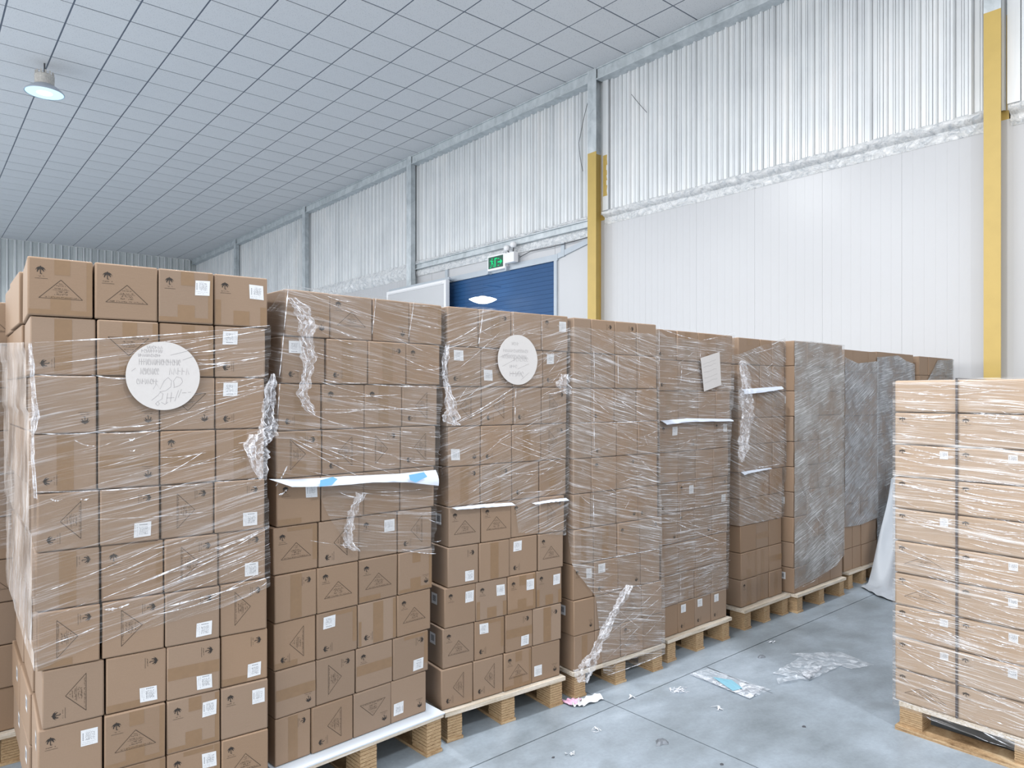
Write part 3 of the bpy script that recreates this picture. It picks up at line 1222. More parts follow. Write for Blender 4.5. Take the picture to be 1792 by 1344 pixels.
US5 = [(1150, 1186, 1222, 1255, 1283), (1151, 1188, 1222, 1255, 1282), (1153, 1189, 1223, 1253, 1278), (1154, 1188, 1220, 1251, 1276),
       (1154, 1188, 1218, 1249, 1275), (1155, 1188, 1217, 1248, 1274), (1155, 1188, 1217, 1248, 1274), (1157, 1188, 1217, 1248, 1273),
       (1158, 1188, 1217, 1247, 1273), (1159, 1188, 1217, 1246, 1272)]
SP5 = parse('''E3- E-V E-V E--
E3- E-- E-- E--
E-V E-V E-- E--
L0- E2- E-- L0-
E-- E-- E-- E--
E3- L0- E-- L1-
E2- E0- E2- E--
E-- E-- E-- E--
E-- E-V E-- E--
E-- L3- L3- L3-''')
P[5].fill(US5, SP5, 15)
US6 = [(1293, 1331, 1352, 1373)] * 2 + [(1294, 1325, 1353, 1374)] * 3 + [(1296, 1324, 1348, 1370)] * 2 + [(1297, 1325, 1347, 1369)] * 3
SP6 = parse('''E-A E-- E--
E-- E-- E--
E-- E-- T0-
E-- E-- E--
E-- E-- E--
E-V E-V E-V
E-H E-V E-V
E-- E-H E--
E-A E-V E-H
E0V E-V E-V''')
P[6].fill(US6, SP6, 16)
US7 = [(1390, 1413, 1434, 1455, 1476)] * 10
SP7 = [['E-V', 'E--', 'E--', 'E--'] for _ in range(10)]
SP7[2][0] = 'E--s'
SP7[6][0] = 'E--s'
SP7[9][0] = 'E--s'
P[7].fill(US7, SP7, 17)

# cartons seen from the open left side of the first stack (two more rows deep)
S1 = P[1]
rnd = random.Random(5)
for li, us in enumerate(US1):
    s0, s1 = S1.s_of(us[0]), S1.s_of(us[1])
    for d in (1, 2):
        z0 = S1.zb + (9 - li) * S1.hl
        sh = rnd.uniform(-0.012, 0.008)
        c = S1.pt((s0 + s1) / 2 + abs(sh) - 0.056 * (d + 0.4) * CD, -CD / 2 - 0.012 - d * (CD + 0.004), z0)
        o = obj('carton', rnd.choice(BODY), None, c, S1.th * 0.3 + rnd.uniform(-.01, .01), ((s1 - s0 - 0.004) / CW, 1, (S1.hl - 0.0025) / CHT))
        tag(o, 'carton side, %s layer, %s row back, stack with the big paper disc' % (LAYER[li], ('second', 'third')[d - 1]), 'carton', G)
        if li in (8, 9):
            l = obj('side_label', SIDELAB, o)
            obj('label_text', SIDETXT, l)

# stack further back whose edge shows behind the first one
P[0] = Stack((-0.40, 3.99), (0.40, 3.99), .15, .1975, 'stack half hidden at the back', G)
for li in range(10):
    z0 = .15 + (9 - li) * .1975
    for ci in range(2):
        c = P[0].pt(0.10 + ci * 0.19 + 0.40, -CD / 2 - rnd.uniform(0, .01), z0)
        spec = rnd.choice(('E-V', 'T0-', 'E--'))
        o = obj('carton', rnd.choice(BODY), None, c, 0, (0.98, 1, .195 / CHT))
        tag(o, '%s, %s layer, %s column, stack half hidden at the back' % (describe(spec), LAYER[li], ('left-end', 'right-end')[ci]), 'carton', 'cartons of the half hidden stack')
        dress(o, spec, rnd)
    P[0].env.append((z0, z0 + .1975, 0.405, 0.785))

# everything past the three hundred largest: far stacks and the rows behind, one object
pile = MB()


def pile_box(st, s0, s1, d0, d1, z0, z1):
    a, b_ = st.pt(s0, -d0, z0), st.pt(s1, -d0, z0)
    c_, d_ = st.pt(s1, -d1, z0), st.pt(s0, -d1, z0)
    n = len(pile.v)
    for z in (z0, z1):
        for q in (a, b_, c_, d_):
            pile.v.append((q.x, q.y, z))
    for f in ((0, 3, 2, 1), (4, 5, 6, 7), (0, 1, 5, 4), (1, 2, 6, 5), (2, 3, 7, 6), (3, 0, 4, 7)):
        pile.f.append(tuple(n + i for i in f))


P[8] = Stack((6.20, 2.80), (6.87, 2.80), .15, .1945, '', G)
P[9] = Stack((6.92, 2.825), (7.82, 2.825), .15, .1955, '', G)
P[10] = Stack((7.90, 2.80), (8.86, 2.80), .15, .1945, '', G)
for k in (8, 9, 10):
    st = P[k]
    for li in range(10):
        z0 = st.zb + (9 - li) * st.hl
        st.env.append((z0, z0 + st.hl, 0, st.W))
        for ci in range(4):
            j = rnd.uniform(0, .012)
            pile_box(st, st.W * ci / 4 + .003, st.W * (ci + 1) / 4 - .003, j, .37, z0, z0 + st.hl - .004)
            pile_box(st, st.W * ci / 4 + .003, st.W * (ci + 1) / 4 - .003, .375, 1.0, z0, z0 + st.hl - .004)
for k in (1, 2, 3, 4, 5, 6, 7):
    st = P[k]
    for li, (z0, z1, sa, sb) in enumerate(st.env):
        x0 = sa + (0.25 if k == 1 else 0.02)
        sb = sb - (0.12 if k == 1 else 0.05)
        for d in (0.392, 0.735):
            n = 3 if k == 1 else 4
            for ci in range(n):
                pile_box(st, x0 + (sb - x0) * ci / n + .003, x0 + (sb - x0) * (ci + 1) / n - .003, d, d + .335, z0, z1 - .004)
tag(pile.build('carton_pile', M['card']), 'remaining brown cartons of the wall-side stacks and hidden rows', 'carton', kind='stuff')

# ------------------------------------------------------------------ pallets
PLY = []
for sd in range(4):
    r_ = random.Random(sd)
    m = MB()
    n = 9
    for i in range(n):
        a_, b_ = r_.uniform(0, .004), r_.uniform(0, .004)
        m.box(-0.5 + a_ * 5, 0.5 - b_ * 5, -0.5 + a_ * 3, 0.5 - b_ * 3, i / n, (i + 0.86) / n)
    PLY.append(m.mesh('block', M['ply']))


def pallet(st, label, s0, s1, depth, zt, white=False, front=0.03, bw=0.085, frac=(0, 0.5, 1)):
    root = empty('wooden_pallet', st.pt((s0 + s1) / 2, -depth / 2, 0), st.th)
    tag(root, label, 'pallet', 'wooden pallets under the row of stacks')
    W2 = (s1 - s0) / 2
    y0, y1 = -depth / 2 - front, depth / 2
    td = 0.022
    m = MB()
    if white:
        m.box(-W2, W2, y0, y1, zt - 0.006, zt)
        m.build('white_board', M['deck_white'], root)
        m = MB()
        m.box(-W2 + 0.004, W2 - 0.004, y0 + 0.004, y1, zt - td, zt - 0.006)
        m.build('deck_board', M['deck'], root)
    else:
        nb = 5
        for i in range(nb):
            m = MB()
            ya = y0 + (y1 - y0) * i / nb
            yb = y0 + (y1 - y0) * (i + 0.9) / nb
            m.box(-W2 - random.uniform(0, .008), W2 + random.uniform(0, .008), ya, yb, zt - td, zt - 0.001)
            m.build('deck_board', M['deck'], root)
    for fx in frac:
        xc = -W2 + bw / 2 + 0.012 + (2 * W2 - bw - 0.024) * fx
        for fy in (0, 0.5, 1):
            bd = 0.12
            yc = y0 + 0.012 + bd / 2 + (y1 - y0 - bd - 0.024) * fy
            obj('block', random.choice(PLY), root, (xc, yc, 0.014), random.choice((0, math.pi)), (bw, bd, zt - td - 0.014))
        m = MB()
        m.box(xc - bw / 2 - 0.004, xc + bw / 2 + 0.004, y0 + 0.008, y1 - 0.01, 0.0, 0.0135)
        m.build('runner', M['ply'], root)
    return root


def su(k, u, v=1200):
    return P[k].s_of(u)


pallet(P[1], 'wooden pallet under the big paper disc stack, mostly out of frame', 0.0, P[1].W - 0.1, 1.1, .183)
pallet(P[2], 'wooden pallet topped with a white board, under the torn blue-white sheet', P[2].s_of(478), P[2].s_of(764), 0.9, .183, True, 0.065)
pallet(P[3], 'weathered wooden pallet under the stack with the small paper disc', P[3].s_of(777), P[3].s_of(984), 1.05, .153, False, 0.025)
pallet(P[4], 'wooden pallet with film over its corner, above the pink scrap', P[4].s_of(1004), P[4].s_of(1163), 1.05, .153, False, 0.003)
pallet(P[5], 'wooden pallet under the stack carrying the rectangular paper sheet', P[5].s_of(1162), P[5].s_of(1274), 1.05, .148, False, 0.03)
pallet(P[6], 'wooden pallet with wide grey deck edge, next beyond the rectangular sheet stack', P[6].s_of(1293), P[6].s_of(1372), 1.05, .148, False, 0.05)
pallet(P[7], 'wooden pallet under the grey wrapped stack with the bare brown edge', 0.0, P[7].W, 1.05, .148, False, 0.03)
pallet(P[8], 'wooden pallet reaching under the fallen white plastic sheet', 0.02, P[8].W, 1.05, .148, False, 0.03)
pallet(P[9], 'wooden pallet hidden behind the fallen white plastic sheet', 0.0, P[9].W, 1.05, .148)
pallet(P[10], 'wooden pallet of the last stack before the white wall', 0.0, P[10].W, 1.05, .148)
pallet(P[0], 'wooden pallet of the half hidden stack at the back', 0.35, 0.82, 1.0, .148)

# ------------------------------------------------------------------ stretch film


def interp(pts, x):
    if x <= pts[0][0]:
        return pts[0][1]
    for (a, b), (c, d) in zip(pts, pts[1:]):
        if x <= c:
            return b + (d - b) * (x - a) / max(1e-6, c - a)
    return pts[-1][1]


def film(st, label, mat, top, bot, dl=0.0, dr=0.0, off=0.007, amp=0.004, seed=0, creases=(), n_auto=40, angle=0.0, ajit=0.12, wmm=(0.5, 1.8), lens=(0.06, 0.35), zl=None, cmat=None, nf=44, nz=70, side_mat=None):
    tp = [st.sz(*p) for p in top]
    bt = [st.sz(*p) for p in bot]
    NL = 12 if dl else 0
    NR = 6 if dr else 0
    cols = [('L', 1 - i / NL) for i in range(NL)] + [('F', i / nf) for i in range(nf + 1)] + [('R', (i + 1) / NR) for i in range(NR)]
    m = MB()
    m.uv = []
    rows = []
    for j in range(nz + 1):
        f = j / nz
        r = []
        for (side, q) in cols:
            s_n = 0 if side == 'L' else st.W if side == 'R' else q * st.W
            zt, zb = interp(tp, s_n), interp(bt, s_n)
            if side == 'L' and zl:
                zt = zt + (zl[0] - zt) * q
                zb = zb + (zl[1] - zb) * q
            z = zb + (zt - zb) * f
            a, b_ = st.bounds(z)
            a -= off
            b_ += off
            if side == 'L':
                ss, out, us_ = a - st.skew * q * dl, -q * dl, -q * dl
            elif side == 'R':
                ss, out, us_ = b_, -q * dr, st.W + q * dr
            else:
                ss, out, us_ = a + (b_ - a) * q, off, q * st.W
                if q < 0.001 or q > 0.999:
                    out = off * 0.6
            nz_ = noise.noise(Vector((us_ * 6 + seed, z * 14, seed))) + 0.5 * noise.noise(Vector((us_ * 20, z * 40 + seed, seed)))
            w_ = amp * max(0, nz_ + 0.5)
            if side == 'F':
                out += w_
            elif side == 'L':
                ss -= w_
            r.append(st.pt(ss, out, z))
            m.uv.append((us_ + seed * 3.7, z))
        rows.append(r)
    m.grid(rows)
    o = m.build('stretch_wrap', mat, None, True)
    if side_mat:
        o.data.materials.append(side_mat)
        nc = len(cols) - 1
        for p in o.data.polygons:
            if p.index % nc < NL:
                p.material_index = 1
    tag(o, label, 'film', 'clear stretch films around the stacks')
    # creases: stretched folds of the film as white ribbons, glints painted in
    cm = MB()
    rnd = random.Random(seed + 99)
    lines = []
    for (u0, v0, u1, v1, wm) in creases:
        lines.append((st.sz(u0, v0), st.sz(u1, v1), wm))
    for _ in range(n_auto):
        s_ = rnd.uniform(0.02, st.W - 0.02)
        zt, zb = interp(tp, s_), interp(bt, s_)
        z = rnd.uniform(zb, zt)
        L = rnd.uniform(*lens)
        an = angle + rnd.gauss(0, ajit)
        e_ = (s_ + L * math.cos(an), z + L * math.sin(an))
        if e_[0] > st.W:
            e_ = (st.W, z + (st.W - s_) * math.tan(an))
        if not (interp(bt, e_[0]) < e_[1] < interp(tp, e_[0])):
            continue
        lines.append(((s_, z), e_, rnd.uniform(*wmm)))
    for (a, b_, wm) in lines:
        n = 14
        pts, wd = [], []
        sd = rnd.uniform(0, 100)
        for i in range(n + 1):
            f = i / n
            s_ = a[0] + (b_[0] - a[0]) * f
            z = a[1] + (b_[1] - a[1]) * f - 0.006 * math.sin(math.pi * f)
            pts.append(st.pt(s_, off + amp * 1.6 + 0.0012, z))
            q = noise.noise(Vector((sd + f * 9, sd, 0)))
            wd.append(max(0.0001, wm * 0.0019 * (0.55 + 1.4 * q) * (math.sin(math.pi * min(1, max(0, f * 0.98 + 0.01))) ** 0.5)))
        cm.ribbon(pts, wd, st.nrm)
    if cm.f:
        c = cm.build('film_crease', cmat or M['crease'], o)
        c['kind'] = 'stuff'
    return o


def film_tail(parent, st, pts, seed, name='film_tail', k=10, out=0.012, fold=0.02, crumple=0.012):
    """crumpled hanging film; pts = (u, v, half width in px)"""
    m = MB()
    rows = []
    n = len(pts)
    steps = 10
    for i in range((n - 1) * steps + 1):
        a = min(i // steps, n - 2)
        f = i / steps - a
        u = pts[a][0] + (pts[a + 1][0] - pts[a][0]) * f
        v = pts[a][1] + (pts[a + 1][1] - pts[a][1]) * f
        hw = pts[a][2] + (pts[a + 1][2] - pts[a][2]) * f
        r = []
        for j in range(k + 1):
            q = j / k * 2 - 1
            N = noise.noise(Vector((q * 2.3 + seed, i * 0.13, seed)))
            N2 = noise.noise(Vector((q * 5 + seed, i * 0.45, seed + 7)))
            uu = u + hw * (q + 0.5 * N + 0.25 * N2)
            vv = v + 2.5 * N2
            oo = out + fold * (0.6 + 0.8 * math.sin(q * 7 + i * 0.09 + seed)) * 0.5 + crumple * max(0, N + N2 + 0.6)
            r.append(st.ptuv(uu, vv, max(0.010, oo)))
        rows.append(r)
    m.grid(rows)
    o = m.build(name, M['bunch'], parent, False)
    # fold ridges running down the tail, shine painted as pale ribbons
    cm = MB()
    for j in (1, 3, 5, 7, 9):
        pp = [rows[i][min(j, k)] + st.nrm * 0.002 for i in range(len(rows))]
        sd = seed * 3 + j
        wd = [max(0.0001, 0.0022 * (0.4 + 1.6 * noise.noise(Vector((i * 0.33, sd, 0))))) for i in range(len(pp))]
        cm.ribbon(pp, wd, st.nrm)
    cm.build('film_fold', M['crease'], o)
    return o


fm = {}
fm[1] = film_mat('film_one', 0.22, 0.08, 0.32)
fm['1s'] = film_mat('film_one_lit_side', 1.2, 0.42, 0.5, (204, 192, 182), 0.12)  # hazier side film; pale tint also carries the light on that face
fm['1'] = film_mat('film_half_hidden', 0.1, 0.25, 0.4)
fm[2] = film_mat('film_two', -0.16, 0.12, 0.28)
fm[3] = film_mat('film_three', 0.30, 0.17, 0.42, scale=1.25)
fm[4] = film_mat('film_four', -0.24, 0.25, 0.60, scale=1.3)
fm[5] = film_mat('film_five', -0.04, 0.25, 0.60, scale=1.4)
fm[6] = film_mat('film_six', -0.35, 0.32, 0.50, scale=1.4)
fm[7] = film_mat('film_seven', 0.28, 0.48, 0.42, (160, 160, 159), 0.22, 1.7, hi=(206, 208, 212))
fm[8] = film_mat('film_eight', 0.45, 0.55, 0.42, (142, 145, 150), 0.24, 1.7, hi=(196, 200, 206))
fm[9] = film_mat('film_nine', 0.15, 0.58, 0.40, (138, 142, 148), 0.26, 1.7, hi=(190, 194, 200))
fm[10] = film_mat('film_ten', 0.1, 0.52, 0.40, (142, 145, 148), 0.22, 1.7, hi=(190, 194, 200))

w1 = film(P[1], 'clear film round the big paper disc stack, leaving its base bare', fm[1],
          [(50, 600), (170, 597), (300, 588), (465, 570)], [(66, 1172), (178, 1120), (289, 1090), (386, 1062), (473, 1022)],
          dl=1.08, dr=0.0, seed=1, side_mat=fm['1s'], angle=0.26, n_auto=46, zl=(1.93, 0.84), wmm=(0.6, 2.2), lens=(0.1, 0.5),
          creases=[(60, 600, 470, 570, 3.0), (300, 600, 470, 576, 3.0), (180, 605, 400, 585, 1.6), (160, 656, 235, 662, 3.5), (320, 618, 420, 605, 2.4), (330, 640, 470, 622, 2.6),
                   (60, 655, 175, 658, 2.0), (345, 630, 400, 622, 2.5), (170, 757, 280, 752, 3.5), (60, 860, 280, 850, 2.6), (282, 850, 370, 843, 2.6), (375, 842, 460, 834, 2.2), (55, 757, 170, 756, 2),
                   (180, 1045, 465, 922, 3.0), (180, 1060, 386, 985, 2.0), (290, 1020, 470, 920, 2.4), (62, 1040, 280, 950, 1.8),
                   (180, 1065, 225, 1055, 5.0), (270, 1065, 470, 1008, 4.0), (265, 1075, 395, 1040, 3.0), (70, 1130, 180, 1090, 2.0), (180, 1010, 290, 960, 2.0),
                   (375, 960, 470, 922, 3.5), (382, 990, 470, 950, 2.0), (300, 1000, 420, 950, 1.6), (130, 770, 165, 780, 2.5), (88, 872, 108, 873, 4), (138, 871, 155, 871, 4), (225, 768, 235, 766, 5), (225, 787, 236, 786, 3)])
film_tail(w1, P[1], [(474, 655, 4), (470, 680, 9), (466, 720, 11), (466, 745, 12), (458, 765, 16), (446, 780, 22), (448, 800, 18), (455, 838, 5)], 2.3)
film_tail(w1, P[1], [(52, 602, 3), (55, 640, 4), (58, 690, 4), (62, 728, 7), (57, 755, 4), (56, 800, 3), (61, 870, 3)], 9.3, name='gathered_edge', k=6, fold=0.01, crumple=0.008)
film_tail(w1, P[1], [(440, 760, 6), (432, 780, 10), (438, 800, 6)], 5.1, k=6)

w2 = film(P[2], 'clear film on the white board stack, hanging torn over its sheet', fm[2],
          [(500, 500), (580, 509), (655, 518), (775, 535)], [(480, 835), (558, 838), (590, 905), (625, 960), (760, 965)],
          dl=0.30, seed=2, angle=-0.14, n_auto=56, zl=(1.95, 1.42), wmm=(0.5, 1.8), lens=(0.1, 0.45),
          creases=[(655, 520, 648, 585, 3.5), (722, 522, 712, 590, 3.5), (502, 500, 494, 578, 4.0), (494, 582, 486, 660, 3.0), (487, 670, 482, 740, 3.0),
                   (562, 716, 765, 712, 3.0), (565, 722, 640, 716, 2.0), (505, 770, 640, 840, 2.2), (505, 765, 600, 805, 1.6), (520, 765, 690, 830, 1.6), (560, 760, 700, 800, 1.4),
                   (590, 860, 625, 870, 2.5), (480, 850, 500, 815, 4), (485, 865, 500, 855, 4), (540, 945, 640, 955, 1.8), (700, 960, 760, 968, 2.5), (565, 665, 640, 670, 2.5), (640, 672, 768, 676, 2.5)])
film_tail(w2, P[2], [(506, 522, 9), (523, 538, 14), (532, 562, 14), (530, 590, 9), (536, 625, 13), (530, 655, 10), (522, 690, 9), (532, 710, 12), (544, 726, 4)], 3.7)
film_tail(w2, P[2], [(626, 862, 7), (612, 895, 8), (602, 930, 9), (606, 955, 10), (620, 962, 6)], 6.4, k=6)
w3 = film(P[3], 'clear film round the upper half of the small paper disc stack', fm[3],
          [(783, 537), (836, 537), (895, 545), (995, 562)], [(784, 890), (893, 880), (897, 932), (985, 938)],
          dl=0.06, seed=3, angle=0.28, n_auto=70, ajit=0.35, zl=(2.0, 1.2), wmm=(0.4, 1.5), lens=(0.06, 0.35),
          creases=[(787, 745, 900, 676, 3.2), (795, 742, 890, 690, 2.4), (780, 600, 835, 570, 4.0), (780, 608, 880, 560, 2.0), (895, 545, 896, 588, 2.5), (945, 560, 946, 612, 2.5), (900, 675, 898, 742, 3.5),
                   (790, 888, 895, 880, 3.5), (840, 838, 990, 812, 1.6), (900, 775, 990, 806, 2.2), (890, 760, 988, 800, 1.6), (860, 770, 985, 812, 1.6), (843, 540, 835, 602, 4), (952, 690, 990, 680, 3)])
film_tail(w3, P[3], [(778, 603, 6), (776, 625, 4), (774, 660, 4), (780, 690, 6), (786, 715, 10), (784, 738, 11), (796, 744, 6)], 8.8, k=8)
film_tail(w3, P[3], [(984, 655, 8), (980, 675, 10), (990, 690, 6)], 4.2, k=6)
w4 = film(P[4], 'clear film gathered into a cord over the pink scrap stack', fm[4],
          [(990, 570), (1033, 575), (1076, 580), (1149, 585)], [(994, 988), (1036, 1045), (1042, 1110), (1046, 1178), (1060, 1185), (1162, 1142)],
          dl=0.08, seed=4, angle=-0.26, n_auto=90, ajit=0.25, zl=(2.0, 1.1), wmm=(0.4, 1.5), lens=(0.06, 0.4),
          creases=[(1036, 612, 1038, 668, 3.5), (1078, 614, 1079, 672, 3), (1036, 675, 1037, 790, 3), (1116, 620, 1116, 665, 2), (1080, 700, 1150, 740, 3), (1050, 690, 1150, 720, 2.4), (1000, 740, 1150, 735, 3),
                   (1035, 855, 1036, 912, 3.5), (994, 985, 1158, 958, 2.5), (1042, 1035, 1160, 1014, 2.5), (1080, 845, 1150, 815, 1.6), (1090, 890, 1100, 870, 2), (1060, 1180, 1162, 1142, 3), (1150, 560, 1151, 680, 3),
                   (1040, 1130, 1160, 1040, 2), (1050, 1120, 1160, 1020, 1.6), (1060, 1175, 1160, 1075, 1.8), (1050, 1160, 1150, 1060, 1.5)])
film_tail(w4, P[4], [(1094, 1022, 5), (1075, 1060, 7), (1052, 1105, 8), (1035, 1140, 9), (1018, 1170, 14), (1014, 1192, 10)], 1.9, k=8)
w5 = film(P[5], 'clear film draped low at the top, round the rectangular sheet stack', fm[5],
          [(1152, 574), (1170, 590), (1222, 596), (1255, 590), (1283, 582)], [(1158, 1063), (1188, 1055), (1274, 1030)],
          dl=0.1, seed=5, angle=0.0, n_auto=110, ajit=0.18, wmm=(0.4, 1.5), lens=(0.05, 0.35),
          creases=[(1155, 576, 1222, 596, 3), (1222, 596, 1283, 582, 3), (1158, 905, 1272, 952, 2.5), (1158, 905, 1272, 932, 1.8), (1160, 895, 1240, 900, 2), (1165, 893, 1272, 878, 2.5), (1188, 870, 1188, 950, 2),
                   (1190, 640, 1188, 670, 4), (1223, 600, 1222, 628, 2), (1155, 660, 1280, 672, 2), (1190, 658, 1230, 640, 2), (1165, 955, 1270, 960, 2), (1190, 1000, 1272, 985, 2), (1188, 1000, 1188, 1052, 2)])
w6 = film(P[6], 'clear film twisted into a rope beside the rectangular sheet stack', fm[6],
          [(1293, 622), (1331, 605), (1373, 590)], [(1297, 920), (1369, 905)],
          dl=0.1, seed=6, angle=-0.4, n_auto=70, ajit=0.3, wmm=(0.4, 1.4), lens=(0.05, 0.3), nf=30,
          creases=[(1293, 624, 1373, 592, 3), (1300, 622, 1365, 604, 2), (1300, 725, 1365, 770, 2), (1310, 720, 1360, 758, 2), (1296, 820, 1370, 810, 3), (1340, 660, 1352, 640, 3), (1335, 645, 1350, 635, 3)])
film_tail(w6, P[6], [(1284, 632, 3), (1288, 665, 8), (1291, 700, 10), (1297, 725, 12), (1290, 755, 9), (1288, 790, 6), (1284, 808, 2)], 7.2, k=8, out=0.05)
w7 = film(P[7], 'dense grey film round the stack whose brown edge stays bare', fm[7],
          [(1390, 597), (1414, 597), (1476, 604)], [(1390, 1030), (1430, 1010), (1460, 990), (1476, 968)],
          dl=0.0, seed=7, angle=0.3, n_auto=130, ajit=0.35, wmm=(0.4, 1.3), lens=(0.05, 0.35), nf=36,
          creases=[(1392, 1030, 1440, 1005, 3), (1440, 1005, 1476, 968, 3), (1395, 850, 1460, 960, 2.2), (1400, 840, 1470, 955, 1.8), (1410, 870, 1465, 965, 2), (1395, 900, 1460, 970, 1.6)])
w8 = film(P[8], 'dense grey film on the stack just before the fallen sheet', fm[8],
          [(1478, 625), (1500, 636), (1515, 634), (1535, 632)], [(1478, 922), (1505, 918), (1535, 905)],
          seed=8, angle=0.45, n_auto=90, ajit=0.4, wmm=(0.4, 1.3), lens=(0.05, 0.3), nf=30)
w9 = film(P[9], 'dense grey film on the stack behind the fallen sheet', fm[9],
          [(1537, 625), (1570, 622), (1585, 632), (1606, 640)], [(1537, 972), (1606, 946)],
          seed=9, angle=0.2, n_auto=60, ajit=0.4, wmm=(0.4, 1.3), lens=(0.05, 0.3), nf=30)
w10 = film(P[10], 'grey film with a brown gap on the last stack by the wall', fm[10],
           [(1609, 690), (1625, 660), (1640, 630), (1672, 629)], [(1609, 900), (1672, 880)],
           seed=10, angle=0.1, n_auto=40, ajit=0.3, wmm=(0.4, 1.3), lens=(0.05, 0.3), nf=30)
w0 = film(P[0], 'clear film on the half hidden stack at the back', fm['1'],
          [(0, 600), (20, 600)], [(0, 960), (20, 960)], seed=11, n_auto=0, nf=12, nz=30, amp=0.003)

# ------------------------------------------------------------------ paper notes on the film


def strokes(parent, st, c_s, c_z, out, seed, items, wid=0.0011):
    m = MB()
    for pts in items:
        m.ribbon([st.pt(c_s + x, out, c_z + z) for x, z in pts], wid, st.nrm)
    return m.build('handwriting', M['pencil'], parent)


def scrawl(x0, x1, z, h, pitch, r):
    out = []
    x = x0
    while x < x1:
        ty = r.randrange(4)
        wv = pitch * 0.7
        if ty == 0:
            out.append([(x, z), (x + wv * .3, z + h), (x + wv, z + h * .1)])
        elif ty == 1:
            out.append([(x, z + h), (x + wv * .2, z), (x + wv * .8, z + h * .2), (x + wv, z + h * .9)])
        elif ty == 2:
            out.append([(x + wv * .5 + wv * .5 * math.cos(a), z + h / 2 + h / 2 * math.sin(a)) for a in [i * math.pi / 4 for i in range(8)]])
        else:
            out.append([(x, z), (x + wv * .1, z + h)])
            out.append([(x, z + h * .6), (x + wv, z + h * .5)])
        x += pitch
    return out


def disc(k, u, v, uw, vh, label, seed, extra):
    st = P[k]
    s0, z0 = st.sz(u, v)
    sw = (st.s_of(u + uw) - st.s_of(u - uw)) / 2
    zh = (st.sz(u, v - vh)[1] - st.sz(u, v + vh)[1]) / 2
    R_ = (sw + zh) / 2
    o1 = 0.0165
    m = MB()
    n = 64
    ring = [(s0 + R_ * math.cos(2 * math.pi * i / n) * sw / R_, z0 + zh * math.sin(2 * math.pi * i / n)) for i in range(n)]
    m.poly([st.pt(a, o1 + 0.002, b) for a, b in ring])
    m.grid([[st.pt(a, o1 + 0.002, b) for a, b in ring + ring[:1]], [st.pt(a, o1, b) for a, b in ring + ring[:1]]])
    o = m.build('paper_disc', M['paper'])
    tag(o, label, 'paper')
    r = random.Random(seed)
    sx = sw / 475.0
    sz_ = zh / 450.0
    it = []
    for (x0, x1, y, h, p) in extra['rows']:
        it += [[(a * sx, b * sz_) for a, b in q] for q in scrawl(x0, x1, y, h, p, r)]
    for q in extra['poly']:
        it.append([((a - 635) * sx, (735 - b) * sz_) for a, b in q])
    strokes(o, st, s0, z0, o1 + 0.0028, seed, it, 0.0009 if k == 1 else 0.0010)
    return o


disc(1, 285, 658, 64.5, 59.5, 'large round white paper with faint handwriting on a carton stack', 3, {
    'rows': [(-210, -10, 350, 40, 34), (-280, -30, 300, 45, 30), (-320, -40, 245, 40, 26), (-310, 210, 140, 80, 28), (-295, -60, 15, 85, 30), (70, 340, 15, 95, 55), (-340, -100, -110, 70, 34)],
    'poly': [[(500, 910), (540, 840), (585, 910), (640, 800), (690, 755), (735, 800), (725, 880), (660, 930), (580, 945)],
             [(770, 880), (760, 800), (800, 745), (860, 760), (880, 810), (840, 860), (760, 890)],
             [(480, 1055), (560, 990), (590, 950), (625, 970), (610, 1040), (560, 1070)],
             [(685, 960), (665, 1100)], [(735, 950), (720, 1080)], [(670, 1025), (770, 1020)],
             [(825, 925), (775, 1070)], [(865, 910), (820, 1020)], [(870, 960), (930, 955)], [(950, 952), (990, 948)],
             [(530, 1100), (555, 1070), (580, 1100), (555, 1128), (530, 1100)], [(600, 1080), (650, 1110), (690, 1080)],
             [(230, 680), (280, 640)], [(880, 520), (1090, 440)], [(720, 460), (1010, 380)]]})
disc(3, 903, 630, 34.5, 43.5, 'small oval-looking round white paper with faint scribbles', 4, {
    'rows': [(-150, 20, 260, 60, 44), (-350, 250, 130, 60, 40), (-380, 200, 20, 70, 42), (-100, 250, -30, 80, 50), (-200, -20, -150, 60, 45), (-200, 120, -300, 90, 70)],
    'poly': [[(260, 860), (560, 730)], [(200, 700), (420, 620)], [(620, 900), (900, 800)], [(560, 1040), (660, 930), (760, 1060)], [(700, 1100), (900, 960)], [(460, 980), (700, 985)]]})
# rectangular sheet
st = P[5]
m = MB()
c4 = [(1222, 627), (1255, 616), (1258, 674), (1228, 685)]
m.poly([st.ptuv(u, v, 0.019) for u, v in reversed(c4)])
m.grid([[st.ptuv(u, v, 0.019) for u, v in c4 + c4[:1]], [st.ptuv(u, v, 0.0175) for u, v in c4 + c4[:1]]])
o = m.build('paper_sheet', M['paper'])
tag(o, 'tilted rectangular cream paper sheet stuck on a wrapped carton stack', 'paper')
m = MB()
for f in (0.2, 0.3, 0.45, 0.62, 0.75):
    a = [c4[0][0] + (c4[3][0] - c4[0][0]) * f + 3, c4[0][1] + (c4[3][1] - c4[0][1]) * f - 1]
    m.ribbon([st.ptuv(a[0] + 22 * q / 6 + random.uniform(-.5, .5), a[1] - 7.5 * q / 6 + random.uniform(-1.2, 1.2), 0.0195) for q in range(7)], 0.0012, st.nrm)
m.build('handwriting', M['pencil'], o)

# ------------------------------------------------------------------ torn slip sheets between layers


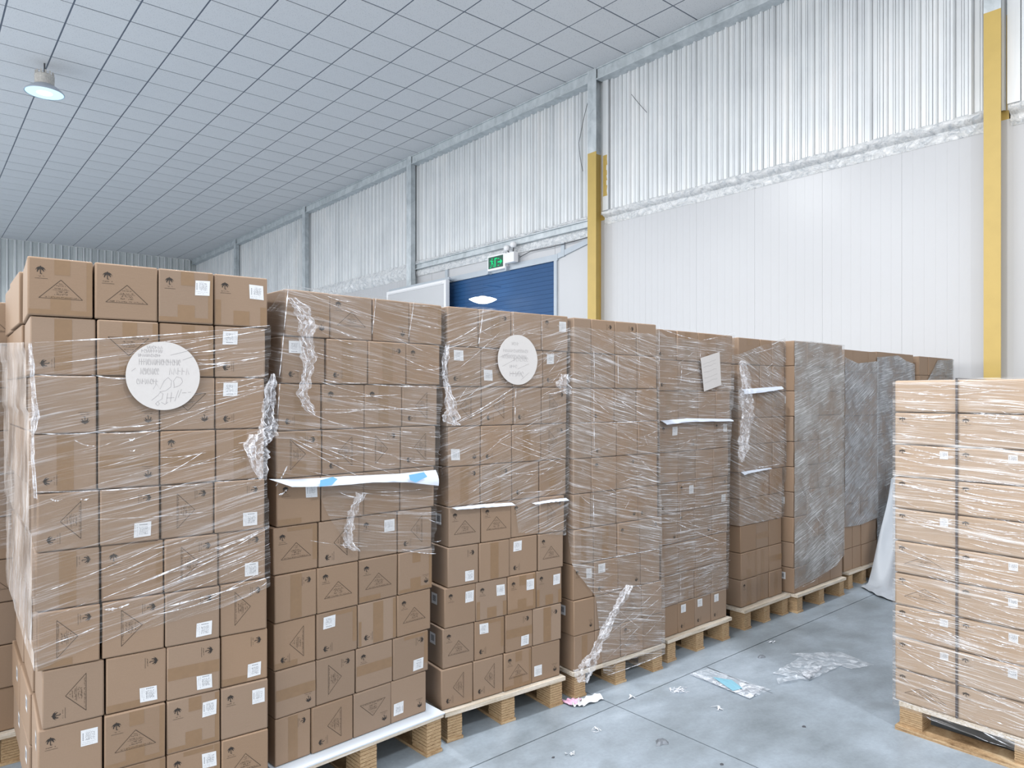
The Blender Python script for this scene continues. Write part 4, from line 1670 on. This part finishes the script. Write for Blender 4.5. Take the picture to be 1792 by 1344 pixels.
def slip(k, top, bot, label, seed, mats=None, out0=0.012, out1=0.05):
    st = P[k]
    m = MB()
    n = 40
    rows = []
    for j in range(6):
        f = j / 5
        r = []
        for i in range(n + 1):
            u = top[0][0] + (top[-1][0] - top[0][0]) * i / n
            ub = bot[0][0] + (bot[-1][0] - bot[0][0]) * i / n
            vt, vb = interp(top, u), interp(bot, ub)
            uu, vv = u + (ub - u) * f, vt + (vb - vt) * f
            o_ = out0 + (out1 - out0) * math.sin(f * math.pi * 0.5) + 0.006 * noise.noise(Vector((i * 0.35, f * 3, seed)))
            r.append(st.ptuv(uu, vv, o_))
        rows.append(r)
    m.grid(rows)
    o = m.build('slip_sheet', M['white_sheet'], None, True)
    tag(o, label, 'sheet')
    return o


s2 = slip(2, [(468, 838), (520, 838), (600, 833), (690, 829), (760, 822)], [(500, 850), (560, 849), (640, 842), (700, 842), (754, 848)],
          'torn white slip sheet with blue patches jutting out above a label', 1.3, out1=0.06)
for (q, nm) in (([(546, 838), (568, 832), (576, 836), (566, 846), (545, 849)], 1), ([(700, 829), (726, 824), (732, 832), (712, 842), (702, 838)], 2)):
    m = MB()
    m.poly([P[2].ptuv(u, v, 0.071) for u, v in reversed(q)])
    m.build('blue_print', M['skyblue'], s2)
slip(3, [(788, 888), (840, 882), (893, 879)], [(794, 891), (845, 887), (896, 883)], 'thin white slip sheet edge under the small paper disc stack film', 2.2, out1=0.03)
slip(3, [(928, 880), (960, 874), (988, 871)], [(932, 882), (958, 878), (990, 875)], 'short white slip sheet edge at the stack corner', 3.1, out1=0.03)
slip(5, [(1153, 736), (1200, 732), (1276, 733)], [(1158, 743), (1200, 738), (1275, 737)], 'white slip sheet edge below the rectangular paper sheet', 4.2, out1=0.04)
slip(6, [(1296, 681), (1325, 679), (1365, 676)], [(1294, 690), (1325, 687), (1362, 681)], 'bluish white slip sheet fold beside the film rope', 5.5, out1=0.04)
slip(6, [(1294, 826), (1310, 823), (1345, 818)], [(1296, 831), (1308, 827), (1345, 820)], 'small white slip sheet corner low on the stack', 6.5, out1=0.03)

# ------------------------------------------------------------------ separate strapped stack at the aisle
RX = 3.83
ry = [1.478, 1.195, 0.912]
WW, WD, WH = 0.281, 0.40, 0.1585
RB = [carton_mesh('wide_carton', WW, WD, WH, M['card_pale'], 0.009, 40 + s) for s in range(3)]
kw = dict(D=WD, Wd=WW, Hd=WH, zc=WH / 2)
RWARN = [mk_warn(0, 70 + s, **kw).mesh('warning_print', M['inksoft']) for s in range(2)]
RUMB = [mk_umb(0, 80 + s, x=-0.37, z=0.29, r_=0.065, **kw).mesh('umbrella_print', M['ink']) for s in range(2)]
RLAB = mk_label(0, x0=0.24, x1=0.37, z0=0.13, z1=0.37, **kw).mesh('shipping_label', M['label'])
RLABT = mk_labeltext(0, 5, x0=0.24, x1=0.37, z0=0.13, z1=0.37, **kw).mesh('label_text', M['labeltext'])
rz = -math.pi / 2
zb, hl = 0.142, 0.1632
RS = ['..', '..', 'L.', '.', 'L', 'T.', 'T', 'L', 'L', 'T']
R1 = ['.', 'U', 'UL', 'U', 'UL', 'UT', 'UT', 'UL', 'UL', 'UT']
R2 = ['.', 'U', 'UL', 'U', 'U', 'UL', 'UL', 'UL', 'UL', 'U']
rnd = random.Random(31)
GR = 'pale wide cartons of the strapped stack'
for li in range(10):
    for ci in range(2):
        z0 = zb + (9 - li) * hl
        yc = (ry[ci] + ry[ci + 1]) / 2
        spec = (R1, R2)[ci][li]
        o = obj('wide_carton', rnd.choice(RB), None, (RX + WD / 2 + rnd.uniform(0, .006), yc, z0), rz + rnd.uniform(-.004, .004))
        d = 'wide carton with white label' if 'L' in spec else 'wide carton with triangle print' if 'T' in spec else 'wide unlabelled carton'
        tag(o, '%s, %s layer, column %s the black strap, separate stack' % (d, LAYER[li], ('beyond', 'before')[ci]), 'carton', GR)
        if 'U' in spec:
            obj('umbrella_print', rnd.choice(RUMB), o)
        if 'T' in spec:
            obj('warning_print', rnd.choice(RWARN), o)
        if 'L' in spec:
            l = obj('shipping_label', RLAB, o)
            obj('label_text', RLABT, l)
P[11] = Stack((RX, ry[0]), (RX, ry[2]), zb, hl, '', GR)
for li in range(10):
    z0 = zb + (9 - li) * hl
    P[11].env.append((z0, z0 + hl, 0, ry[0] - ry[2]))
rb = MB()
for li in range(10):
    z0 = zb + (9 - li) * hl
    for ci in range(3):
        for d in (0.412, 0.80):
            ya = 1.478 - ci * 0.283
            rb.box(RX + d, RX + d + 0.38, ya - 0.279, ya - 0.003, z0, z0 + hl - 0.004)
    rb.box(RX + 0.008, RX + 0.4, 0.632, 0.908, z0, z0 + hl - 0.004)
tag(rb.build('carton_pile', M['card_pale']), 'hidden rows of wide cartons behind the strapped stack front', 'carton', kind='stuff')
fm11 = film_mat('film_strapped', -0.05, 0.08, 0.85, (196, 186, 178), 0.03, 0.8, hi=(252, 253, 255))
EX = []
for li in range(1, 10):
    ve = [666, 727, 786, 842, 901, 956, 1012, 1072, 1126, 1182][li]
    vn = ve + (ve - 690) * 0.135
    EX += [(1566, ve + 2, 1671, vn + 3, 2.6), (1674, vn + 3, 1788, vn + (ve - 690) * 0.125 + 4, 2.6), (1570, ve - 5, 1668, vn - 4, 1.6), (1680, vn - 4, 1785, vn + (ve - 690) * 0.12 - 4, 1.6)]
for (u0, v0, u1, v1, wm) in ((1570, 684, 1655, 690, 3.5), (1585, 712, 1660, 718, 4), (1600, 730, 1668, 726, 4), (1680, 676, 1790, 684, 3), (1690, 700, 1790, 712, 4), (1700, 722, 1790, 730, 4),
                             (1565, 757, 1660, 770, 2.5), (1575, 800, 1650, 815, 3), (1565, 845, 1670, 860, 5), (1620, 790, 1672, 800, 6), (1680, 758, 1790, 775, 2.5), (1690, 830, 1790, 850, 3),
                             (1680, 880, 1785, 905, 3), (1690, 885, 1740, 895, 3), (1690, 893, 1735, 902, 3), (1565, 905, 1668, 915, 3), (1675, 930, 1740, 945, 3), (1690, 985, 1790, 1003, 3.5), (1680, 972, 1760, 990, 3),
                             (1640, 1012, 1740, 1040, 3), (1690, 1075, 1750, 1088, 3), (1565, 1072, 1665, 1095, 3.5), (1720, 1120, 1790, 1135, 3), (1690, 1150, 1790, 1172, 3), (1725, 1275, 1790, 1295, 4), (1700, 1045, 1790, 1065, 4)):
    EX.append((u0, v0, u1, v1, wm))
w11 = film(P[11], 'shiny clear film round the pale strapped stack by the aisle', fm11, [(1562, 667), (1672, 663), (1790, 659)], [(1562, 1233), (1672, 1275), (1790, 1318)],
           dl=0.3, seed=12, angle=-0.06, n_auto=170, ajit=0.10, wmm=(0.6, 2.6), lens=(0.05, 0.3), creases=EX, amp=0.003, off=0.006)
# strap
m = MB()
ys = ry[1]
for i in range(30):
    z0 = zb + 0.002 + i * (hl * 10) / 30
    z1 = zb + 0.002 + (i + 1) * (hl * 10) / 30
    w_ = 0.0045 + 0.0012 * noise.noise(Vector((i * .7, 0, 0)))
    m.box(RX - 0.0036, RX - 0.0012, ys - w_, ys + w_, z0, z1)
m.box(RX - 0.0036, RX + 0.42, ys - 0.005, ys + 0.005, zb + hl * 10 + 0.002, zb + hl * 10 + 0.004)
o = m.build('strap', M['strap'])
tag(o, 'black strap running down the seam of the pale wrapped stack', 'strap')

root = empty('wooden_pallet', (RX, 1.455, 0))
tag(root, 'new plywood pallet under the pale strapped stack, open slots facing aisle', 'pallet')
m = MB()
m.box(0.0, 1.2, -1.15, 0, 0.118, 0.140)
m.build('deck_board', M['deck'], root)
for yy in (-0.055, -0.545, -1.09):
    for xx_ in (0.05, 0.6, 1.1):
        b_ = obj('block', random.choice(PLY), root, (xx_ + 0.01, yy, 0.0225), random.choice((0, math.pi)), (0.12, 0.105, 0.0955))
for x0 in (-0.02, 0.53, 1.06):
    m = MB()
    m.box(x0, x0 + 0.14, -1.16, 0.012, 0.0, 0.022)
    m.build('runner', M['ply'], root)

# ------------------------------------------------------------------ fallen white plastic sheet
m = MB()
topc = [Vector((6.93, 2.70, 0.92)), Vector((7.15, 2.66, 1.02)), Vector((7.4, 2.6, 1.05))]
botc = [Vector((6.36, 2.73, 0.012)), Vector((6.18, 2.52, 0.012)), Vector((6.10, 2.32, 0.012)), Vector((6.2, 2.10, 0.012))]


def pl(c, f):
    x = f * (len(c) - 1)
    i = min(int(x), len(c) - 2)
    return c[i].lerp(c[i + 1], x - i)


rows = []
for j in range(25):
    f = j / 24
    r = []
    for i in range(33):
        q = i / 32
        a, b_ = pl(topc, q), pl(botc, q)
        pnt = a.lerp(b_, f)
        z = a.z * max(0, (1 - f / 0.78)) ** 1.25 if f < 0.78 else 0
        fold = 0.05 * math.sin(q * 11 + f * 2) * (1 - abs(2 * f - 1)) + 0.03 * noise.noise(Vector((q * 5, f * 4, 2)))
        pnt.z = max(0.012 + 0.02 * abs(noise.noise(Vector((q * 6, f * 6, 5)))), z + fold * 0.4)
        pnt.x -= fold * 0.6
        pnt.y = min(pnt.y, 2.735)
        r.append(pnt)
    rows.append(r)
m.grid(rows)
o = m.build('plastic_sheet', M['plastic_sheet'], None, True)
tag(o, 'large white plastic sheet slumped from a stack onto the floor', 'sheet')

# ------------------------------------------------------------------ floor litter


def flat(name, pts, mat, z=0.003, nx=10, ny=5, amp=0.006, seed=0, parent=None):
    """crinkled scrap whose four corners are given in picture points on the floor"""
    c = [on_z(u, v, 0) for u, v in pts]
    m = MB()
    rows = []
    for j in range(ny + 1):
        r = []
        for i in range(nx + 1):
            p = c[0].lerp(c[1], i / nx).lerp(c[3].lerp(c[2], i / nx), j / ny)
            e = 0.25 * (c[1] - c[0]).length / nx
            if j in (0, ny) or i in (0, nx):
                e *= 0.6
                p.x += e * noise.noise(Vector((i * 1.7, j * 1.3, seed)))
                p.y += e * noise.noise(Vector((i * 1.1, j * 2.3, seed + 3)))
            p.z = z + amp * max(0, noise.noise(Vector((i * 0.45 + seed, j * 0.5, seed))) + 0.3)
            r.append(p)
        rows.append(r)
    m.grid(rows)
    return m.build(name, mat, parent, False)


o = flat('paper_scrap', [(1017, 1225), (1046, 1216), (1056, 1226), (1020, 1238)], M['scrap'], amp=0.02, seed=2)
tag(o, 'crumpled white and pink paper scrap at a pallet corner', 'paper')
flat('pink_part', [(982, 1229), (1003, 1224), (1018, 1227), (1000, 1238)], M['pink'], amp=0.018, seed=4, parent=o)
flat('grey_part', [(1003, 1225), (1020, 1227), (1022, 1238), (1000, 1238)], M['label'], amp=0.02, seed=7, parent=o)
o = flat('film_scrap', [(1208, 1180), (1240, 1172), (1350, 1208), (1312, 1224)], M['floor_film'], nx=18, ny=8, amp=0.008, seed=9)
tag(o, 'flat clear film scrap with pale blue print on the concrete', 'film')
flat('white_edge', [(1206, 1182), (1216, 1180), (1322, 1218), (1312, 1225)], M['milky'], z=0.006, nx=14, ny=3, amp=0.008, seed=12, parent=o)
flat('blue_print', [(1247, 1188), (1280, 1193), (1300, 1208), (1282, 1212)], M['cyan'], z=0.010, nx=5, ny=3, amp=0.004, seed=14, parent=o)
flat('white_fold', [(1292, 1198), (1340, 1206), (1320, 1220), (1300, 1212)], M['milky'], z=0.008, nx=6, ny=4, amp=0.012, seed=15, parent=o)
o = flat('film_scrap', [(1352, 1180), (1400, 1152), (1475, 1165), (1415, 1193)], M['floor_film'], nx=20, ny=10, amp=0.012, seed=21)
tag(o, 'wide torn clear film sheet lying on the concrete aisle', 'film')
flat('white_fold', [(1358, 1192), (1395, 1186), (1396, 1194), (1362, 1200)], M['floor_film'], z=0.012, nx=8, ny=3, amp=0.012, seed=23, parent=o)
flat('white_fold', [(1402, 1182), (1440, 1168), (1430, 1182), (1415, 1194)], M['milky'], z=0.012, nx=8, ny=3, amp=0.015, seed=25, parent=o)
o = flat('film_scrap', [(1380, 1145), (1470, 1142), (1530, 1165), (1490, 1172)], M['floor_film'], nx=16, ny=6, amp=0.006, seed=31)
tag(o, 'thin hazy film patch farther up the aisle beyond the torn sheet', 'film')
for i, (u, v, du, dv, lb) in enumerate(((1105, 1222, 12, 3, 'small white film shred near the pallet corner'), (1187, 1210, 20, 6, 'loose tangle of white film strands on the concrete'),
                                        (1256, 1241, 14, 4, 'small white star-like film shred on open concrete'), (1040, 1280, 12, 4, 'tiny pale film shred toward the camera'),
                                        (996, 1321, 12, 2, 'thin white film strip low in the picture'), (1350, 1124, 5, 2, 'tiny white crumb on the floor joint'))):
    rr = random.Random(i)
    m = MB()
    for q in range(5 if i != 1 else 16):
        a = on_z(u + rr.uniform(-du, du) * .8, v + rr.uniform(-dv, dv) * .8, 0)
        b_ = on_z(u + rr.uniform(-du, du), v + rr.uniform(-dv, dv), 0)
        mid = (a + b_) / 2 + Vector((rr.uniform(-.02, .02), rr.uniform(-.02, .02), 0))
        a.z = b_.z = 0.003
        mid.z = 0.006 + rr.uniform(0, .008)
        m.ribbon([a, mid, b_], [0.003, rr.uniform(.004, .011 if i != 1 else .006), 0.003], (0, 0, 1))
    o = m.build('film_shred', M['crease'] if i in (1, 3) else M['scrap'])
    tag(o, lb, 'litter', 'film shreds on the floor')
for i, (u, v, r_, lb) in enumerate(((1332, 1150, .03, 'dark flattened scrap near the torn film'), (1263, 1338, .011, 'small black pebble at the bottom edge'),
                                    (968, 1326, .009, 'tiny black speck beside the thin white strip'), (1158, 1300, .04, 'grey torn foil scrap on open concrete'), (1407, 1272, .012, 'small dark crumb in the middle of the aisle'))):
    c = on_z(u, v, 0)
    m = MB()
    rr = random.Random(i)
    ring = [(c.x + r_ * rr.uniform(.6, 1.2) * math.cos(a), c.y + r_ * rr.uniform(.4, .9) * math.sin(a)) for a in [k * math.pi / 5 for k in range(10)]]
    m.grid([[(x, y, 0.001) for x, y in ring + ring[:1]], [(c.x + (x - c.x) * .6, c.y + (y - c.y) * .6, 0.001 + r_ * 0.35) for x, y in ring + ring[:1]], [(c.x, c.y, 0.001 + r_ * .4)] * 11])
    o = m.build('debris', M['grey_bit'] if i in (0, 3) else M['dark_bit'])
    tag(o, lb, 'litter')
